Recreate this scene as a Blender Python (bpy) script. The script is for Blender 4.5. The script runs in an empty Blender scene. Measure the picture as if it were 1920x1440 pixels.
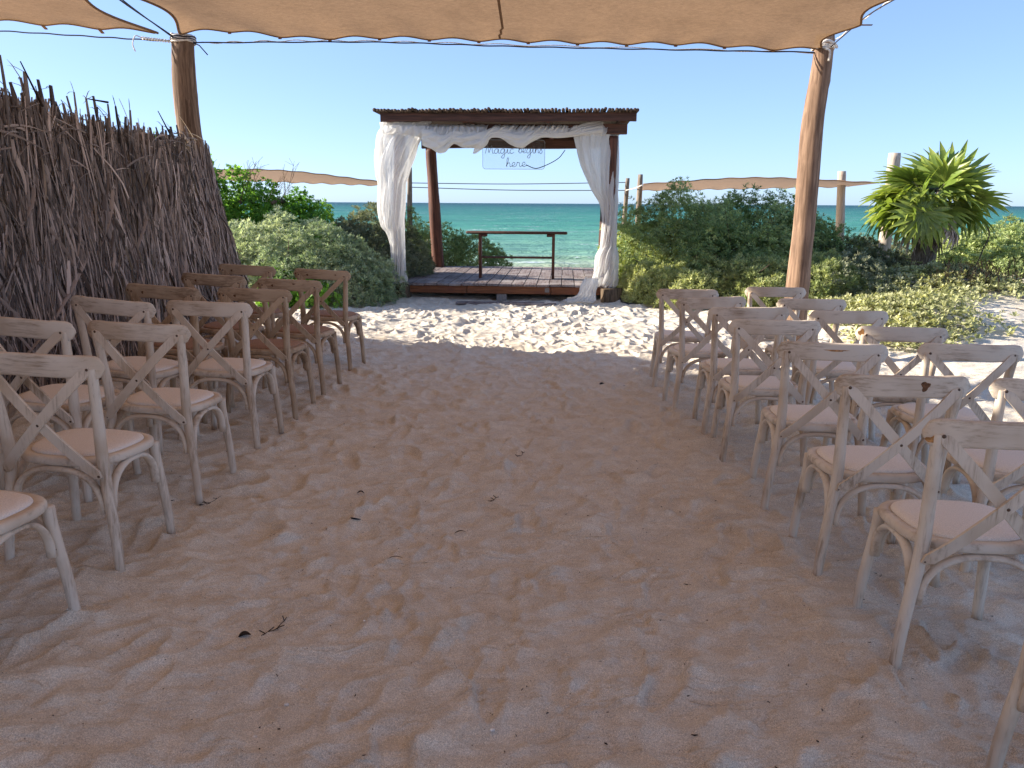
import bpy, math, random
import numpy as np
from mathutils import Vector, Matrix
random.seed(7); RNG = np.random.default_rng(7)
S = bpy.context.scene
COL = S.collection
R = math.radians

# ------------------------------------------------------------------ camera, sky, sun, exposure
FPX, HOR, ROLL, HCAM = 1443.0, 381.0, 0.0061, 1.5
PITCH = math.atan((720 - HOR) / FPX)
cam = bpy.data.cameras.new('camera'); camo = bpy.data.objects.new('camera', cam); COL.objects.link(camo)
cam.sensor_width = 36.0; cam.lens = 36.0 * FPX / 1920; cam.clip_start = 0.05; cam.clip_end = 40000
camo.matrix_world = Matrix.Translation((0, 0, HCAM)) @ Matrix.Rotation(math.pi/2 - PITCH, 4, 'X') @ Matrix.Rotation(ROLL, 4, 'Z')
S.camera = camo
SUN_EL = R(24); SUN_DIR = Vector((-0.986*math.cos(SUN_EL), 0.167*math.cos(SUN_EL), math.sin(SUN_EL)))
w = bpy.data.worlds.new('World'); S.world = w; w.use_nodes = True
wn = w.node_tree.nodes; wl = w.node_tree.links
sky = wn.new('ShaderNodeTexSky'); sky.sky_type = 'NISHITA'; sky.sun_disc = False
sky.sun_elevation = SUN_EL; sky.sun_rotation = math.atan2(SUN_DIR.x, SUN_DIR.y)
sky.air_density = 0.6; sky.dust_density = 0.5; sky.ozone_density = 3.2; sky.altitude = 0
bg = wn['Background']; bg.inputs[1].default_value = 0.148
gm = wn.new('ShaderNodeGamma'); gm.inputs[1].default_value = 0.6; wl.new(sky.outputs[0], gm.inputs[0])
tint = wn.new('ShaderNodeMix'); tint.data_type = 'RGBA'; tint.blend_type = 'MULTIPLY'; tint.inputs[0].default_value = 1
tint.inputs[7].default_value = (.75*.94, .94*.87, 1.27*.94*.85, 1); wl.new(gm.outputs[0], tint.inputs[6]); wl.new(tint.outputs[2], bg.inputs[0])
sl = bpy.data.lights.new('sun', 'SUN'); sl.energy = 3.8; sl.angle = R(0.5); sl.color = (1, 0.92, 0.80)
so = bpy.data.objects.new('sun', sl); COL.objects.link(so)
so.rotation_euler = SUN_DIR.to_track_quat('Z', 'Y').to_euler(); so.location = (-20, 4, 12)
S.view_settings.view_transform = 'Standard'; S.view_settings.look = 'None'
S.view_settings.gamma = 1; S.view_settings.use_curve_mapping = False
S.view_settings.exposure = 1.72
S.render.film_transparent = False
try:
    S.cycles.use_denoising = True
    S.cycles.max_bounces = 8; S.cycles.transparent_max_bounces = 16
except Exception: pass

def ray(u, v):
    x, y = u - 960, v - 720
    c, s = math.cos(ROLL), math.sin(ROLL)
    a, b = (c*x + s*y)/FPX, -(-s*x + c*y)/FPX
    return Vector((a, math.cos(PITCH) + b*math.sin(PITCH), -math.sin(PITCH) + b*math.cos(PITCH)))
def P(u, v, Y):
    r = ray(u, v); return Vector((r.x*Y/r.y, Y, HCAM + r.z*Y/r.y))

# ------------------------------------------------------------------ the lie of the sand
def smooth(a, b, x):
    t = np.clip((x - a)/(b - a), 0, 1); return t*t*(3 - 2*t)
def gz(X, Y):
    X = np.asarray(X, float); Y = np.asarray(Y, float)
    z = np.where(X < -1, .075*(-1 - np.maximum(X, -4.5)), 0.) + np.where(X > 1.2, -.055*(np.minimum(X, 3.5) - 1.2), 0.)
    z = z*(1 - smooth(8.6, 10.5, Y))
    z = z - .06*np.exp(-((X - 1.5)**2/.5 + (Y - 6.7)**2/.6))
    z = z + .42*np.exp(-((X - 6.3)**2/3.4 + (Y - 11.6)**2/4.0)) + .45*np.exp(-((X - 9.8)**2/4.5 + (Y - 13.6)**2/5.0))
    z = z + .22*np.exp(-((X + 3.6)**2/2.5 + (Y - 13.5)**2/4.0)) + .20*np.exp(-((X - 3.4)**2/3.0 + (Y - 13.8)**2/3.0))
    z = z - 1.9*smooth(16.2, 31.0, Y)
    return z
def gzf(x, y): return float(gz(x, y))
_k = RNG.normal(size=(40, 3)); _ph = RNG.uniform(0, 6.28, 40)
def noise2(x, y, s, n=14, o=0):
    r = 0
    for i in range(n):
        k = _k[(i + o) % 40]; r = r + np.sin((k[0]*x + k[1]*y)*s*(0.6 + .07*i) + _ph[(i + o) % 40])
    return r/math.sqrt(n/2)/1.6
def noise3(x, y, z, s, n=16, o=0):
    r = 0
    for i in range(n):
        k = _k[(i + o) % 40]; r = r + np.sin((k[0]*x + k[1]*y + k[2]*z)*s + _ph[(i + o) % 40])
    return r/math.sqrt(n/2)/1.6

# ------------------------------------------------------------------ materials
def mat(name):
    m = bpy.data.materials.new(name); m.use_nodes = True
    nt = m.node_tree; return m, nt.nodes, nt.links, nt.nodes['Principled BSDF']
def ramp(N, stops):
    r = N.new('ShaderNodeValToRGB'); e = r.color_ramp.elements
    while len(e) < len(stops): e.new(0.5)
    for i, (p, c) in enumerate(stops):
        e[i].position = p; e[i].color = (*c, 1) if len(c) == 3 else c
    return r
def tex(N, L, kind, scale, detail=4, rough=.6, co=None, stretch=None, out='Object', dist=0, offs=False):
    tc = N.new('ShaderNodeTexCoord'); src = tc.outputs[out]
    mp = N.new('ShaderNodeMapping'); L.new(src if co is None else co, mp.inputs[0])
    if stretch: mp.inputs['Scale'].default_value = stretch
    if offs:
        oi = N.new('ShaderNodeObjectInfo'); mu = N.new('ShaderNodeVectorMath'); mu.operation = 'SCALE'
        cx = N.new('ShaderNodeCombineXYZ')
        for i in range(3): L.new(oi.outputs['Random'], cx.inputs[i])
        L.new(cx.outputs[0], mu.inputs[0]); mu.inputs['Scale'].default_value = 37.0
        L.new(mu.outputs[0], mp.inputs['Location'])
    t = N.new('ShaderNodeTexNoise'); t.inputs['Scale'].default_value = scale
    t.inputs['Detail'].default_value = detail; t.inputs['Roughness'].default_value = rough; t.inputs['Distortion'].default_value = dist
    L.new(mp.outputs[0], t.inputs['Vector']); return t
def bump(N, L, b, h, strength, dist, prev=None):
    n = N.new('ShaderNodeBump'); n.inputs['Strength'].default_value = strength; n.inputs['Distance'].default_value = dist
    L.new(h, n.inputs['Height'])
    if prev: L.new(prev.outputs[0], n.inputs['Normal'])
    if b: L.new(n.outputs[0], b.inputs['Normal'])
    return n
def mixc(N, L, fac, a, b, mode='MIX'):
    m = N.new('ShaderNodeMix'); m.data_type = 'RGBA'; m.blend_type = mode
    for i, v in ((0, fac), (6, a), (7, b)):
        if hasattr(v, 'links'): L.new(v, m.inputs[i])
        elif i == 0: m.inputs[0].default_value = v
        else: m.inputs[i].default_value = (*v, 1)
    return m.outputs[2]

def m_sand():
    m, N, L, b = mat('sand')
    big = tex(N, L, 'n', 1.1, 3, .5); mid = tex(N, L, 'n', 9, 5, .65); gr = tex(N, L, 'n', 420, 2, .7); gr2 = tex(N, L, 'n', 130, 3, .8)
    c = mixc(N, L, ramp_out(N, L, mid.outputs[0], .38, .66), (.71, .62, .50), (.80, .72, .60))
    c = mixc(N, L, ramp_out(N, L, big.outputs[0], .35, .7), c, (.50, .39, .32), 'MIX') if False else c
    c = mixc(N, L, ramp_out(N, L, gr.outputs[0], .25, .75), mixc(N, L, 1, c, (.60, .58, .56), 'MULTIPLY'), mixc(N, L, 1, c, (1.36, 1.37, 1.38), 'MULTIPLY'))
    sp3 = tex(N, L, 'n', 190, 3, .8); c = mixc(N, L, ramp_out(N, L, sp3.outputs[0], .35, .65), mixc(N, L, 1, c, (.80, .79, .78), 'MULTIPLY'), mixc(N, L, 1, c, (1.12, 1.12, 1.12), 'MULTIPLY'))
    # scattered shell grit: white, and dark specks
    v = N.new('ShaderNodeTexVoronoi'); v.inputs['Scale'].default_value = 85
    tc = N.new('ShaderNodeTexCoord'); L.new(tc.outputs['Object'], v.inputs['Vector'])
    sel = N.new('ShaderNodeMath'); sel.operation = 'GREATER_THAN'; sel.inputs[1].default_value = .93
    sep = N.new('ShaderNodeSeparateColor'); L.new(v.outputs['Color'], sep.inputs[0]); L.new(sep.outputs[0], sel.inputs[0])
    nr = N.new('ShaderNodeMath'); nr.operation = 'LESS_THAN'; nr.inputs[1].default_value = .17; L.new(v.outputs['Distance'], nr.inputs[0])
    mu = N.new('ShaderNodeMath'); mu.operation = 'MULTIPLY'; L.new(sel.outputs[0], mu.inputs[0]); L.new(nr.outputs[0], mu.inputs[1])
    c = mixc(N, L, mu.outputs[0], c, (.68, .62, .55))
    sel2 = N.new('ShaderNodeMath'); sel2.operation = 'GREATER_THAN'; sel2.inputs[1].default_value = .975; L.new(sep.outputs[1], sel2.inputs[0])
    mu2 = N.new('ShaderNodeMath'); mu2.operation = 'MULTIPLY'; L.new(sel2.outputs[0], mu2.inputs[0]); L.new(nr.outputs[0], mu2.inputs[1])
    c = mixc(N, L, mu2.outputs[0], c, (.10, .07, .05))
    L.new(c, b.inputs['Base Color']); b.inputs['Roughness'].default_value = .95; b.inputs['Specular IOR Level'].default_value = .15
    def ridge(sc, st, dist, prev):
        t = tex(N, L, 'n', sc, 3, .55, stretch=st, dist=.6)
        a = N.new('ShaderNodeMath'); a.operation = 'SUBTRACT'; a.inputs[1].default_value = .5; L.new(t.outputs[0], a.inputs[0])
        c_ = N.new('ShaderNodeMath'); c_.operation = 'ABSOLUTE'; L.new(a.outputs[0], c_.inputs[0])
        d = N.new('ShaderNodeMapRange'); d.inputs[1].default_value = 0; d.inputs[2].default_value = .22; d.inputs[3].default_value = 1; d.inputs[4].default_value = 0; L.new(c_.outputs[0], d.inputs[0])
        e = N.new('ShaderNodeMath'); e.operation = 'POWER'; e.inputs[1].default_value = 1.6; L.new(d.outputs[0], e.inputs[0])
        return bump(N, L, None, e.outputs[0], 1, dist, prev)
    r1 = ridge(4.2, (.6, 1.5, 1), .009, None); r2 = ridge(9, (.7, 1.4, 1), .0022, r1)
    b1 = bump(N, L, None, gr2.outputs[0], .6, .007, r2); bump(N, L, b, gr.outputs[0], .7, .004, b1)
    return m
def ramp_out(N, L, sock, a, b):
    r = N.new('ShaderNodeMapRange'); r.interpolation_type = 'SMOOTHSTEP'
    r.inputs[1].default_value = a; r.inputs[2].default_value = b; L.new(sock, r.inputs[0]); return r.outputs[0]

def m_wood(name, c0, c1, c2, stretch=(1, 1, .08), scale=40, rough=.75, bstr=.5, knots=None, offs=False, lo=.35, hi=.65):
    m, N, L, b = mat(name)
    g = tex(N, L, 'n', scale, 6, .65, stretch=stretch, dist=.4, offs=offs); p = tex(N, L, 'n', 3.0, 3, .5, offs=offs)
    c = mixc(N, L, ramp_out(N, L, g.outputs[0], lo, hi), c0, c1)
    c = mixc(N, L, ramp_out(N, L, p.outputs[0], .45, .75), c, c2)
    oi = N.new('ShaderNodeObjectInfo'); hs = N.new('ShaderNodeHueSaturation'); mr = N.new('ShaderNodeMapRange')
    L.new(oi.outputs['Random'], mr.inputs[0]); mr.inputs[3].default_value = .85; mr.inputs[4].default_value = 1.15
    L.new(mr.outputs[0], hs.inputs['Value']); L.new(c, hs.inputs['Color'])
    L.new(hs.outputs[0], b.inputs['Base Color']); b.inputs['Roughness'].default_value = rough
    b.inputs['Specular IOR Level'].default_value = .25
    bump(N, L, b, g.outputs[0], bstr, .004)
    return m
def m_chair(name, axis, paint, wood, worn, lo, hi):
    m, N, L, b = mat(name)
    st = {'X': (.06, 1, 1), 'Z': (1, 1, .07), 'O': (1, 1, 1)}[axis]
    g = tex(N, L, 'n', 95 if axis != 'O' else 22, 6, .7, stretch=st, dist=.2, offs=True)
    p = tex(N, L, 'n', 7, 4, .6, stretch=(.5, 1, 1) if axis == 'X' else (1, 1, .5), offs=True)
    ad = N.new('ShaderNodeMath'); ad.operation = 'ADD'; L.new(g.outputs[0], ad.inputs[0])
    mh = N.new('ShaderNodeMath'); mh.operation = 'MULTIPLY'; mh.inputs[1].default_value = .9; L.new(p.outputs[0], mh.inputs[0]); L.new(mh.outputs[0], ad.inputs[1])
    c = mixc(N, L, ramp_out(N, L, ad.outputs[0], lo, hi), paint, wood)
    q = tex(N, L, 'n', 4, 3, .5, offs=True)
    c = mixc(N, L, ramp_out(N, L, q.outputs[0], .42, .68), c, mixc(N, L, 1, c, worn, 'MULTIPLY'))
    L.new(c, b.inputs['Base Color']); b.inputs['Roughness'].default_value = .62; b.inputs['Specular IOR Level'].default_value = .3
    bump(N, L, b, g.outputs[0], .35, .002)
    return m
def m_plain(name, c, rough=.8, spec=.3, metal=0, nscale=60, bstr=.3, var=.25):
    m, N, L, b = mat(name)
    t = tex(N, L, 'n', nscale, 4, .6)
    col = mixc(N, L, ramp_out(N, L, t.outputs[0], .35, .65), [v*(1 - var) for v in c], [min(1, v*(1 + var)) for v in c])
    L.new(col, b.inputs['Base Color']); b.inputs['Roughness'].default_value = rough
    b.inputs['Specular IOR Level'].default_value = spec; b.inputs['Metallic'].default_value = metal
    bump(N, L, b, t.outputs[0], bstr, .003)
    return m
def m_leaf(name, c, c2, trans=.35, rough=.55, spec=.25):
    """leaf colour varies from clump to clump through the 'tint' face attribute"""
    m, N, L, b = mat(name)
    at = N.new('ShaderNodeAttribute'); at.attribute_name = 'tint'
    sp = N.new('ShaderNodeSeparateColor'); L.new(at.outputs['Color'], sp.inputs[0])
    col = mixc(N, L, sp.outputs[0], c, c2)
    hs = N.new('ShaderNodeHueSaturation'); mr = N.new('ShaderNodeMapRange'); mr.inputs[3].default_value = .7; mr.inputs[4].default_value = 1.3
    L.new(sp.outputs[1], mr.inputs[0]); L.new(mr.outputs[0], hs.inputs['Value']); L.new(col, hs.inputs['Color'])
    L.new(hs.outputs[0], b.inputs['Base Color']); b.inputs['Roughness'].default_value = rough; b.inputs['Specular IOR Level'].default_value = spec
    tr = N.new('ShaderNodeBsdfTranslucent'); L.new(mixc(N, L, 1, hs.outputs[0], (1.25, 1.25, .7), 'MULTIPLY'), tr.inputs[0])
    mx = N.new('ShaderNodeMixShader'); mx.inputs[0].default_value = trans
    L.new(b.outputs[0], mx.inputs[1]); L.new(tr.outputs[0], mx.inputs[2]); L.new(mx.outputs[0], N['Material Output'].inputs[0])
    return m
def m_cloth(name, c, trans, holes, wscale=0, c2=None, stretch=(1, 1, 1)):
    m, N, L, b = mat(name)
    t = tex(N, L, 'n', 14, 4, .6, stretch=stretch)
    col = mixc(N, L, ramp_out(N, L, t.outputs[0], .3, .7), c, c2 or [v*.86 for v in c])
    if wscale:
        st_ = tex(N, L, 'n', .9, 5, .65, dist=.5); col = mixc(N, L, ramp_out(N, L, st_.outputs[0], .40, .75), col, mixc(N, L, 1, col, (.80, .79, .77), 'MULTIPLY'))
    if wscale:
        wv = tex(N, L, 'n', wscale, 3, .7, stretch=(.12, 1, 1)); wv2 = tex(N, L, 'n', wscale, 3, .7, stretch=(1, .12, 1))
        col = mixc(N, L, ramp_out(N, L, wv.outputs[0], .3, .7), mixc(N, L, 1, col, (.66, .65, .64), 'MULTIPLY'), col)
        col = mixc(N, L, ramp_out(N, L, wv2.outputs[0], .3, .7), mixc(N, L, 1, col, (.85, .85, .85), 'MULTIPLY'), col)
    d = N.new('ShaderNodeBsdfDiffuse'); tr = N.new('ShaderNodeBsdfTranslucent'); tp = N.new('ShaderNodeBsdfTransparent')
    L.new(col, d.inputs[0]); L.new(col, tr.inputs[0])
    m1 = N.new('ShaderNodeMixShader'); m1.inputs[0].default_value = trans; L.new(d.outputs[0], m1.inputs[1]); L.new(tr.outputs[0], m1.inputs[2])
    m2 = N.new('ShaderNodeMixShader'); m2.inputs[0].default_value = holes; L.new(m1.outputs[0], m2.inputs[1]); L.new(tp.outputs[0], m2.inputs[2])
    L.new(m2.outputs[0], N['Material Output'].inputs[0])
    return m
def m_sea():
    m, N, L, b = mat('sea_water')
    tc = N.new('ShaderNodeTexCoord'); sx = N.new('ShaderNodeSeparateXYZ'); L.new(tc.outputs['Object'], sx.inputs[0])
    ln = N.new('ShaderNodeMath'); ln.operation = 'LOGARITHM'; ln.inputs[1].default_value = 10; L.new(sx.outputs[1], ln.inputs[0])
    rp = ramp(N, [(0.0, (.34, .38, .26)), (.08, (.17, .34, .25)), (.3, (.055, .245, .175)), (.62, (.022, .155, .128)), (1.0, (.006, .062, .072))])
    mr = N.new('ShaderNodeMapRange'); mr.inputs[1].default_value = 1.43; mr.inputs[2].default_value = 3.0; L.new(ln.outputs[0], mr.inputs[0]); L.new(mr.outputs[0], rp.inputs[0])
    pt = tex(N, L, 'n', .05, 4, .6, stretch=(.35, 1, 1)); st = tex(N, L, 'n', .55, 5, .7, stretch=(.45, 1, 1))
    c = mixc(N, L, ramp_out(N, L, pt.outputs[0], .38, .66), rp.outputs[0], mixc(N, L, 1, rp.outputs[0], (1.45, 1.25, 1.15), 'MULTIPLY'))
    c = mixc(N, L, ramp_out(N, L, st.outputs[0], .42, .62), c, mixc(N, L, 1, c, (.58, .68, .72), 'MULTIPLY'))
    fa = tex(N, L, 'n', .30, 6, .75, stretch=(.4, 1, 1)); fb = tex(N, L, 'n', 1.6, 4, .8, stretch=(.35, 1, 1))
    mul = N.new('ShaderNodeMath'); mul.operation = 'MULTIPLY'
    L.new(ramp_out(N, L, fa.outputs[0], .57, .63), mul.inputs[0]); L.new(ramp_out(N, L, fb.outputs[0], .50, .58), mul.inputs[1])
    c = mixc(N, L, mul.outputs[0], c, (.75, .80, .80))
    L.new(c, b.inputs['Base Color']); b.inputs['Roughness'].default_value = .42; b.inputs['IOR'].default_value = 1.33
    b.inputs['Specular IOR Level'].default_value = .16
    w1 = tex(N, L, 'n', .8, 5, .65, stretch=(.5, 1, 1)); w2 = tex(N, L, 'n', 4.5, 4, .7, stretch=(.6, 1, 1))
    b1 = bump(N, L, None, w1.outputs[0], 1, .55); bump(N, L, b, w2.outputs[0], 1, .08, b1)
    return m

M = {}
M['sand'] = m_sand(); M['sea'] = m_sea()
for ax in 'XZO':
    M['white'+ax] = m_chair('whitewashed_wood_'+ax.lower(), ax, (.69, .585, .47), (.34, .245, .165), (.80, .73, .66), .92, 1.30)
    M['brown'+ax] = m_chair('honey_brown_wood_'+ax.lower(), ax, (.52, .385, .26), (.29, .195, .12), (.80, .76, .72), .88, 1.2)
M['cushion'] = m_plain('linen_cushion', (.78, .68, .59), .9, .1, nscale=260, bstr=.4, var=.09)
M['cushion_brown'] = m_plain('brown_seat_pad', (.34, .20, .13), .85, .15, nscale=120, bstr=.3, var=.14)
M['bolt'] = m_plain('rusty_bolt', (.12, .075, .05), .5, .4, .6)
M['pole'] = m_wood('peeled_log', (.13, .078, .050), (.32, .205, .135), (.20, .125, .082), (1, 1, .07), 34, .8, 1)
M['pole_brown'] = m_wood('dark_peeled_log', (.085, .052, .034), (.25, .165, .11), (.15, .095, .062), (1, 1, .06), 34, .85, 1)
M['pole_pale'] = m_wood('sun_bleached_log', (.40, .31, .23), (.62, .52, .42), (.5, .41, .32), (1, 1, .1), 30, .85, .8)
M['pole_grey'] = m_wood('weathered_grey_log', (.16, .12, .09), (.33, .27, .21), (.25, .20, .16), (1, 1, .1), 30, .85, .9)
M['dark_x'] = m_wood('dark_red_timber_across', (.040, .019, .013), (.115, .052, .035), (.075, .037, .026), (.06, 1, 1), 34, .6, .6)
M['dark_y'] = m_wood('dark_red_timber_deep', (.055, .022, .015), (.15, .058, .034), (.10, .042, .028), (1, .06, 1), 34, .6, .6)
M['dark_z'] = m_wood('dark_red_timber_upright', (.050, .019, .011), (.145, .054, .031), (.09, .037, .022), (1, 1, .06), 34, .6, .9)
M['skirt'] = m_wood('rust_red_board', (.12, .042, .018), (.25, .095, .04), (.17, .06, .03), (.06, 1, 1), 34, .6, .6)
M['deck'] = m_wood('worn_deck_board', (.10, .060, .050), (.26, .215, .20), (.33, .29, .275), (1, .05, 1), 46, .7, .7, lo=.32, hi=.62)
M['roof_pole'] = m_wood('dark_roof_stick', (.04, .026, .018), (.12, .085, .06), (.08, .055, .04), (1, .08, 1), 40, .85, .9)
M['stump'] = m_wood('old_stump', (.05, .035, .022), (.16, .11, .07), (.11, .08, .05), (1, 1, .15), 30, .9, 1)
M['block'] = m_plain('grey_concrete_block', (.24, .21, .19), .9)
M['drift'] = m_plain('bleached_driftwood', (.55, .46, .37), .9, .1, nscale=40)
M['sail'] = m_cloth('tan_shade_net', (.465, .280, .145), .58, .02, 240)
M['sail_hem'] = m_cloth('tan_hem', (.30, .185, .115), .30, .0)
M['sail_far'] = m_cloth('far_tan_shade_net', (.38, .265, .18), .42, .03)
M['voile'] = m_cloth('white_voile', (.87, .86, .84), .45, .26, c2=(.83, .82, .80))
M['voile_sheer'] = m_cloth('sheer_white_voile', (.86, .85, .84), .45, .42, c2=(.84, .83, .82))
M['rope_dark'] = m_plain('dark_rope', (.035, .03, .035), .8)
M['rope_white'] = m_plain('white_rope', (.68, .62, .55), .85)
M['wire'] = m_plain('dull_wire', (.10, .10, .11), .5, .5)
M['cable'] = m_plain('black_cable', (.015, .015, .018), .5)
M['neon_off'] = m_plain('unlit_neon_tube', (.20, .21, .25), .4, .5)
M['leaf_silver'] = m_leaf('silvery_leaf', (.25, .33, .19), (.72, .76, .58), .34)
M['leaf_green'] = m_leaf('bright_green_leaf', (.11, .26, .035), (.30, .50, .08), .45)
M['leaf_dark'] = m_leaf('dark_green_leaf', (.18, .26, .10), (.62, .66, .30), .37)
M['leaf_olive'] = m_leaf('olive_leaf', (.27, .33, .14), (.66, .66, .34), .37)
M['leaf_scrub'] = m_leaf('grey_scrub_leaf', (.15, .18, .11), (.40, .40, .28), .3)
M['leaf_cover'] = m_leaf('yellow_green_ground_leaf', (.24, .26, .11), (.64, .62, .36), .36)
M['palm'] = m_leaf('palm_leaf', (.07, .15, .02), (.38, .42, .09), .38, .35, .5)
M['thatch'] = m_leaf('dry_palm_leaf', (.045, .029, .023), (.72, .58, .51), .10, .6, .35)
M['sun_block_core'] = m_plain('leaf_gap_shade', (.014, .009, .007), .95, .05)  # near-black colour paints the shade between the leaf strips
M['twig'] = m_plain('grey_brown_twig', (.13, .095, .065), .9, .1)
M['twig_dark'] = m_plain('dark_twig', (.035, .024, .018), .9, .1)
M['trunk'] = m_wood('fibrous_palm_trunk', (.10, .075, .05), (.26, .21, .16), (.18, .145, .11), (1, 1, .2), 40, .95, 1)
M['shell'] = m_plain('white_shell', (.78, .72, .64), .5, .4)
M['flower'] = m_leaf('white_flower', (.75, .75, .68), (.8, .8, .75), .3)
m, N, L, b = mat('clear_acrylic')
b.inputs['Base Color'].default_value = (.66, .70, .76, 1); b.inputs['Roughness'].default_value = .12
tp = N.new('ShaderNodeBsdfTransparent'); tp.inputs[0].default_value = (.95, .96, .97, 1)
mx = N.new('ShaderNodeMixShader'); mx.inputs[0].default_value = .95; L.new(b.outputs[0], mx.inputs[1]); L.new(tp.outputs[0], mx.inputs[2]); L.new(mx.outputs[0], N['Material Output'].inputs[0])
M['acrylic'] = m

# ------------------------------------------------------------------ object helpers
def tag(o, label=None, cat=None, group=None, kind=None):
    if label: o['label'] = label
    if cat: o['category'] = cat
    if group: o['group'] = group
    if kind: o['kind'] = kind
    return o
def empty(name, loc=(0, 0, 0), rz=0):
    o = bpy.data.objects.new(name, None); COL.objects.link(o); o.location = loc; o.rotation_euler = (0, 0, rz)
    o.empty_display_size = .1; return o
class MB:
    def __init__(s): s.v = []; s.f = []
    def add(s, vs, fs):
        o = len(s.v); s.v += [tuple(v) for v in vs]; s.f += [tuple(i + o for i in f) for f in fs]
    def box(s, x0, x1, y0, y1, z0, z1, bev=.004, jit=0):
        b = min(bev, (x1-x0)/3, (y1-y0)/3, (z1-z0)/3)
        j = lambda: random.uniform(-jit, jit)
        rings = []
        for z, i in ((z0, b), (z0+b, 0), (z1-b, 0), (z1, b)):
            k = b
            rings.append([(x0+i+k, y0+i, z), (x1-i-k, y0+i, z), (x1-i, y0+i+k, z), (x1-i, y1-i-k, z), (x1-i-k, y1-i, z), (x0+i+k, y1-i, z), (x0+i, y1-i-k, z), (x0+i, y0+i+k, z)])
        vs = [(a+j(), c+j(), d+j()) for r in rings for a, c, d in r]; fs = []
        for q in range(3):
            for i in range(8): fs.append((q*8+i, q*8+(i+1) % 8, q*8+8+(i+1) % 8, q*8+8+i))
        fs.append(tuple(range(7, -1, -1))); fs.append(tuple(range(24, 32)))
        s.add(vs, fs)
    def tube(s, pts, r, seg=8, flat=None, up=(0, 0, 1), caps=True, rough=0):
        """sweep along pts; r number or list; flat = (a, b) scales of the section: a across 'side', b along 'up'"""
        pts = [Vector(p) for p in pts]; n = len(pts)
        rs = [r]*n if not hasattr(r, '__len__') else list(r)
        vs = []; prev = None
        for i, p in enumerate(pts):
            t = (pts[min(i+1, n-1)] - pts[max(i-1, 0)]).normalized()
            if prev is None:
                u = Vector(up); u = u - t*u.dot(t)
                if u.length < 1e-4: u = Vector((0, 1, 0)) - t*t.y
            else: u = prev - t*prev.dot(t)
            u.normalize(); prev = u; sd = t.cross(u)
            fa, fb = flat or (1, 1)
            for k in range(seg):
                a = 2*math.pi*(k + .5)/seg; rr = rs[i]*(1 + (random.uniform(-rough, rough) if rough else 0))
                vs.append(p + sd*math.cos(a)*rr*fa + u*math.sin(a)*rr*fb)
        fs = [(i*seg+k, i*seg+(k+1) % seg, (i+1)*seg+(k+1) % seg, (i+1)*seg+k) for i in range(n-1) for k in range(seg)]
        if caps: fs.append(tuple(range(seg-1, -1, -1))); fs.append(tuple((n-1)*seg + k for k in range(seg)))
        s.add(vs, fs)
    def mesh(s, name, m, smooth=True):
        me = bpy.data.meshes.new(name); me.from_pydata(s.v, [], s.f); me.update()
        bmfix(me)
        if smooth: me.shade_smooth()
        me.materials.append(m); return me
    def build(s, name, m, parent=None, smooth=True):
        return link(name, s.mesh(name, m, smooth), parent)
def bmfix(me):
    import bmesh
    if len(me.polygons) > 20000: return
    bm = bmesh.new(); bm.from_mesh(me); bmesh.ops.recalc_face_normals(bm, faces=bm.faces); bm.to_mesh(me); bm.free()
def link(name, me, parent=None):
    o = bpy.data.objects.new(name, me); COL.objects.link(o)
    if parent: o.parent = parent
    return o
def npmesh(name, V, F, m, tint=None, smooth=False):
    """V (n,3), F (k,c) equal-sided faces; tint (k,2)"""
    V = np.asarray(V, np.float32); F = np.asarray(F, np.int32); k, c = F.shape
    me = bpy.data.meshes.new(name); me.vertices.add(len(V)); me.vertices.foreach_set('co', V.ravel())
    me.loops.add(k*c); me.loops.foreach_set('vertex_index', F.ravel())
    me.polygons.add(k); me.polygons.foreach_set('loop_start', np.arange(0, k*c, c, dtype=np.int32))
    me.update(calc_edges=True)
    if smooth: me.shade_smooth()
    if tint is not None:
        a = me.attributes.new('tint', 'FLOAT_COLOR', 'FACE'); d = np.ones((k, 4), np.float32); d[:, :2] = tint; a.data.foreach_set('color', d.ravel())
    me.materials.append(m); return me
def spline(pts, n):
    pts = np.array([list(p) for p in pts], float); k = len(pts)
    ext = np.vstack([2*pts[0]-pts[1], pts, 2*pts[-1]-pts[-2]]); out = []
    for j in range(n):
        t = j/(n-1)*(k-1); i = min(int(t), k-2); f = t - i
        p0, p1, p2, p3 = ext[i:i+4]
        out.append(.5*((2*p1) + (-p0+p2)*f + (2*p0-5*p1+4*p2-p3)*f*f + (-p0+3*p1-3*p2+p3)*f**3))
    return np.array(out)

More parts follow.
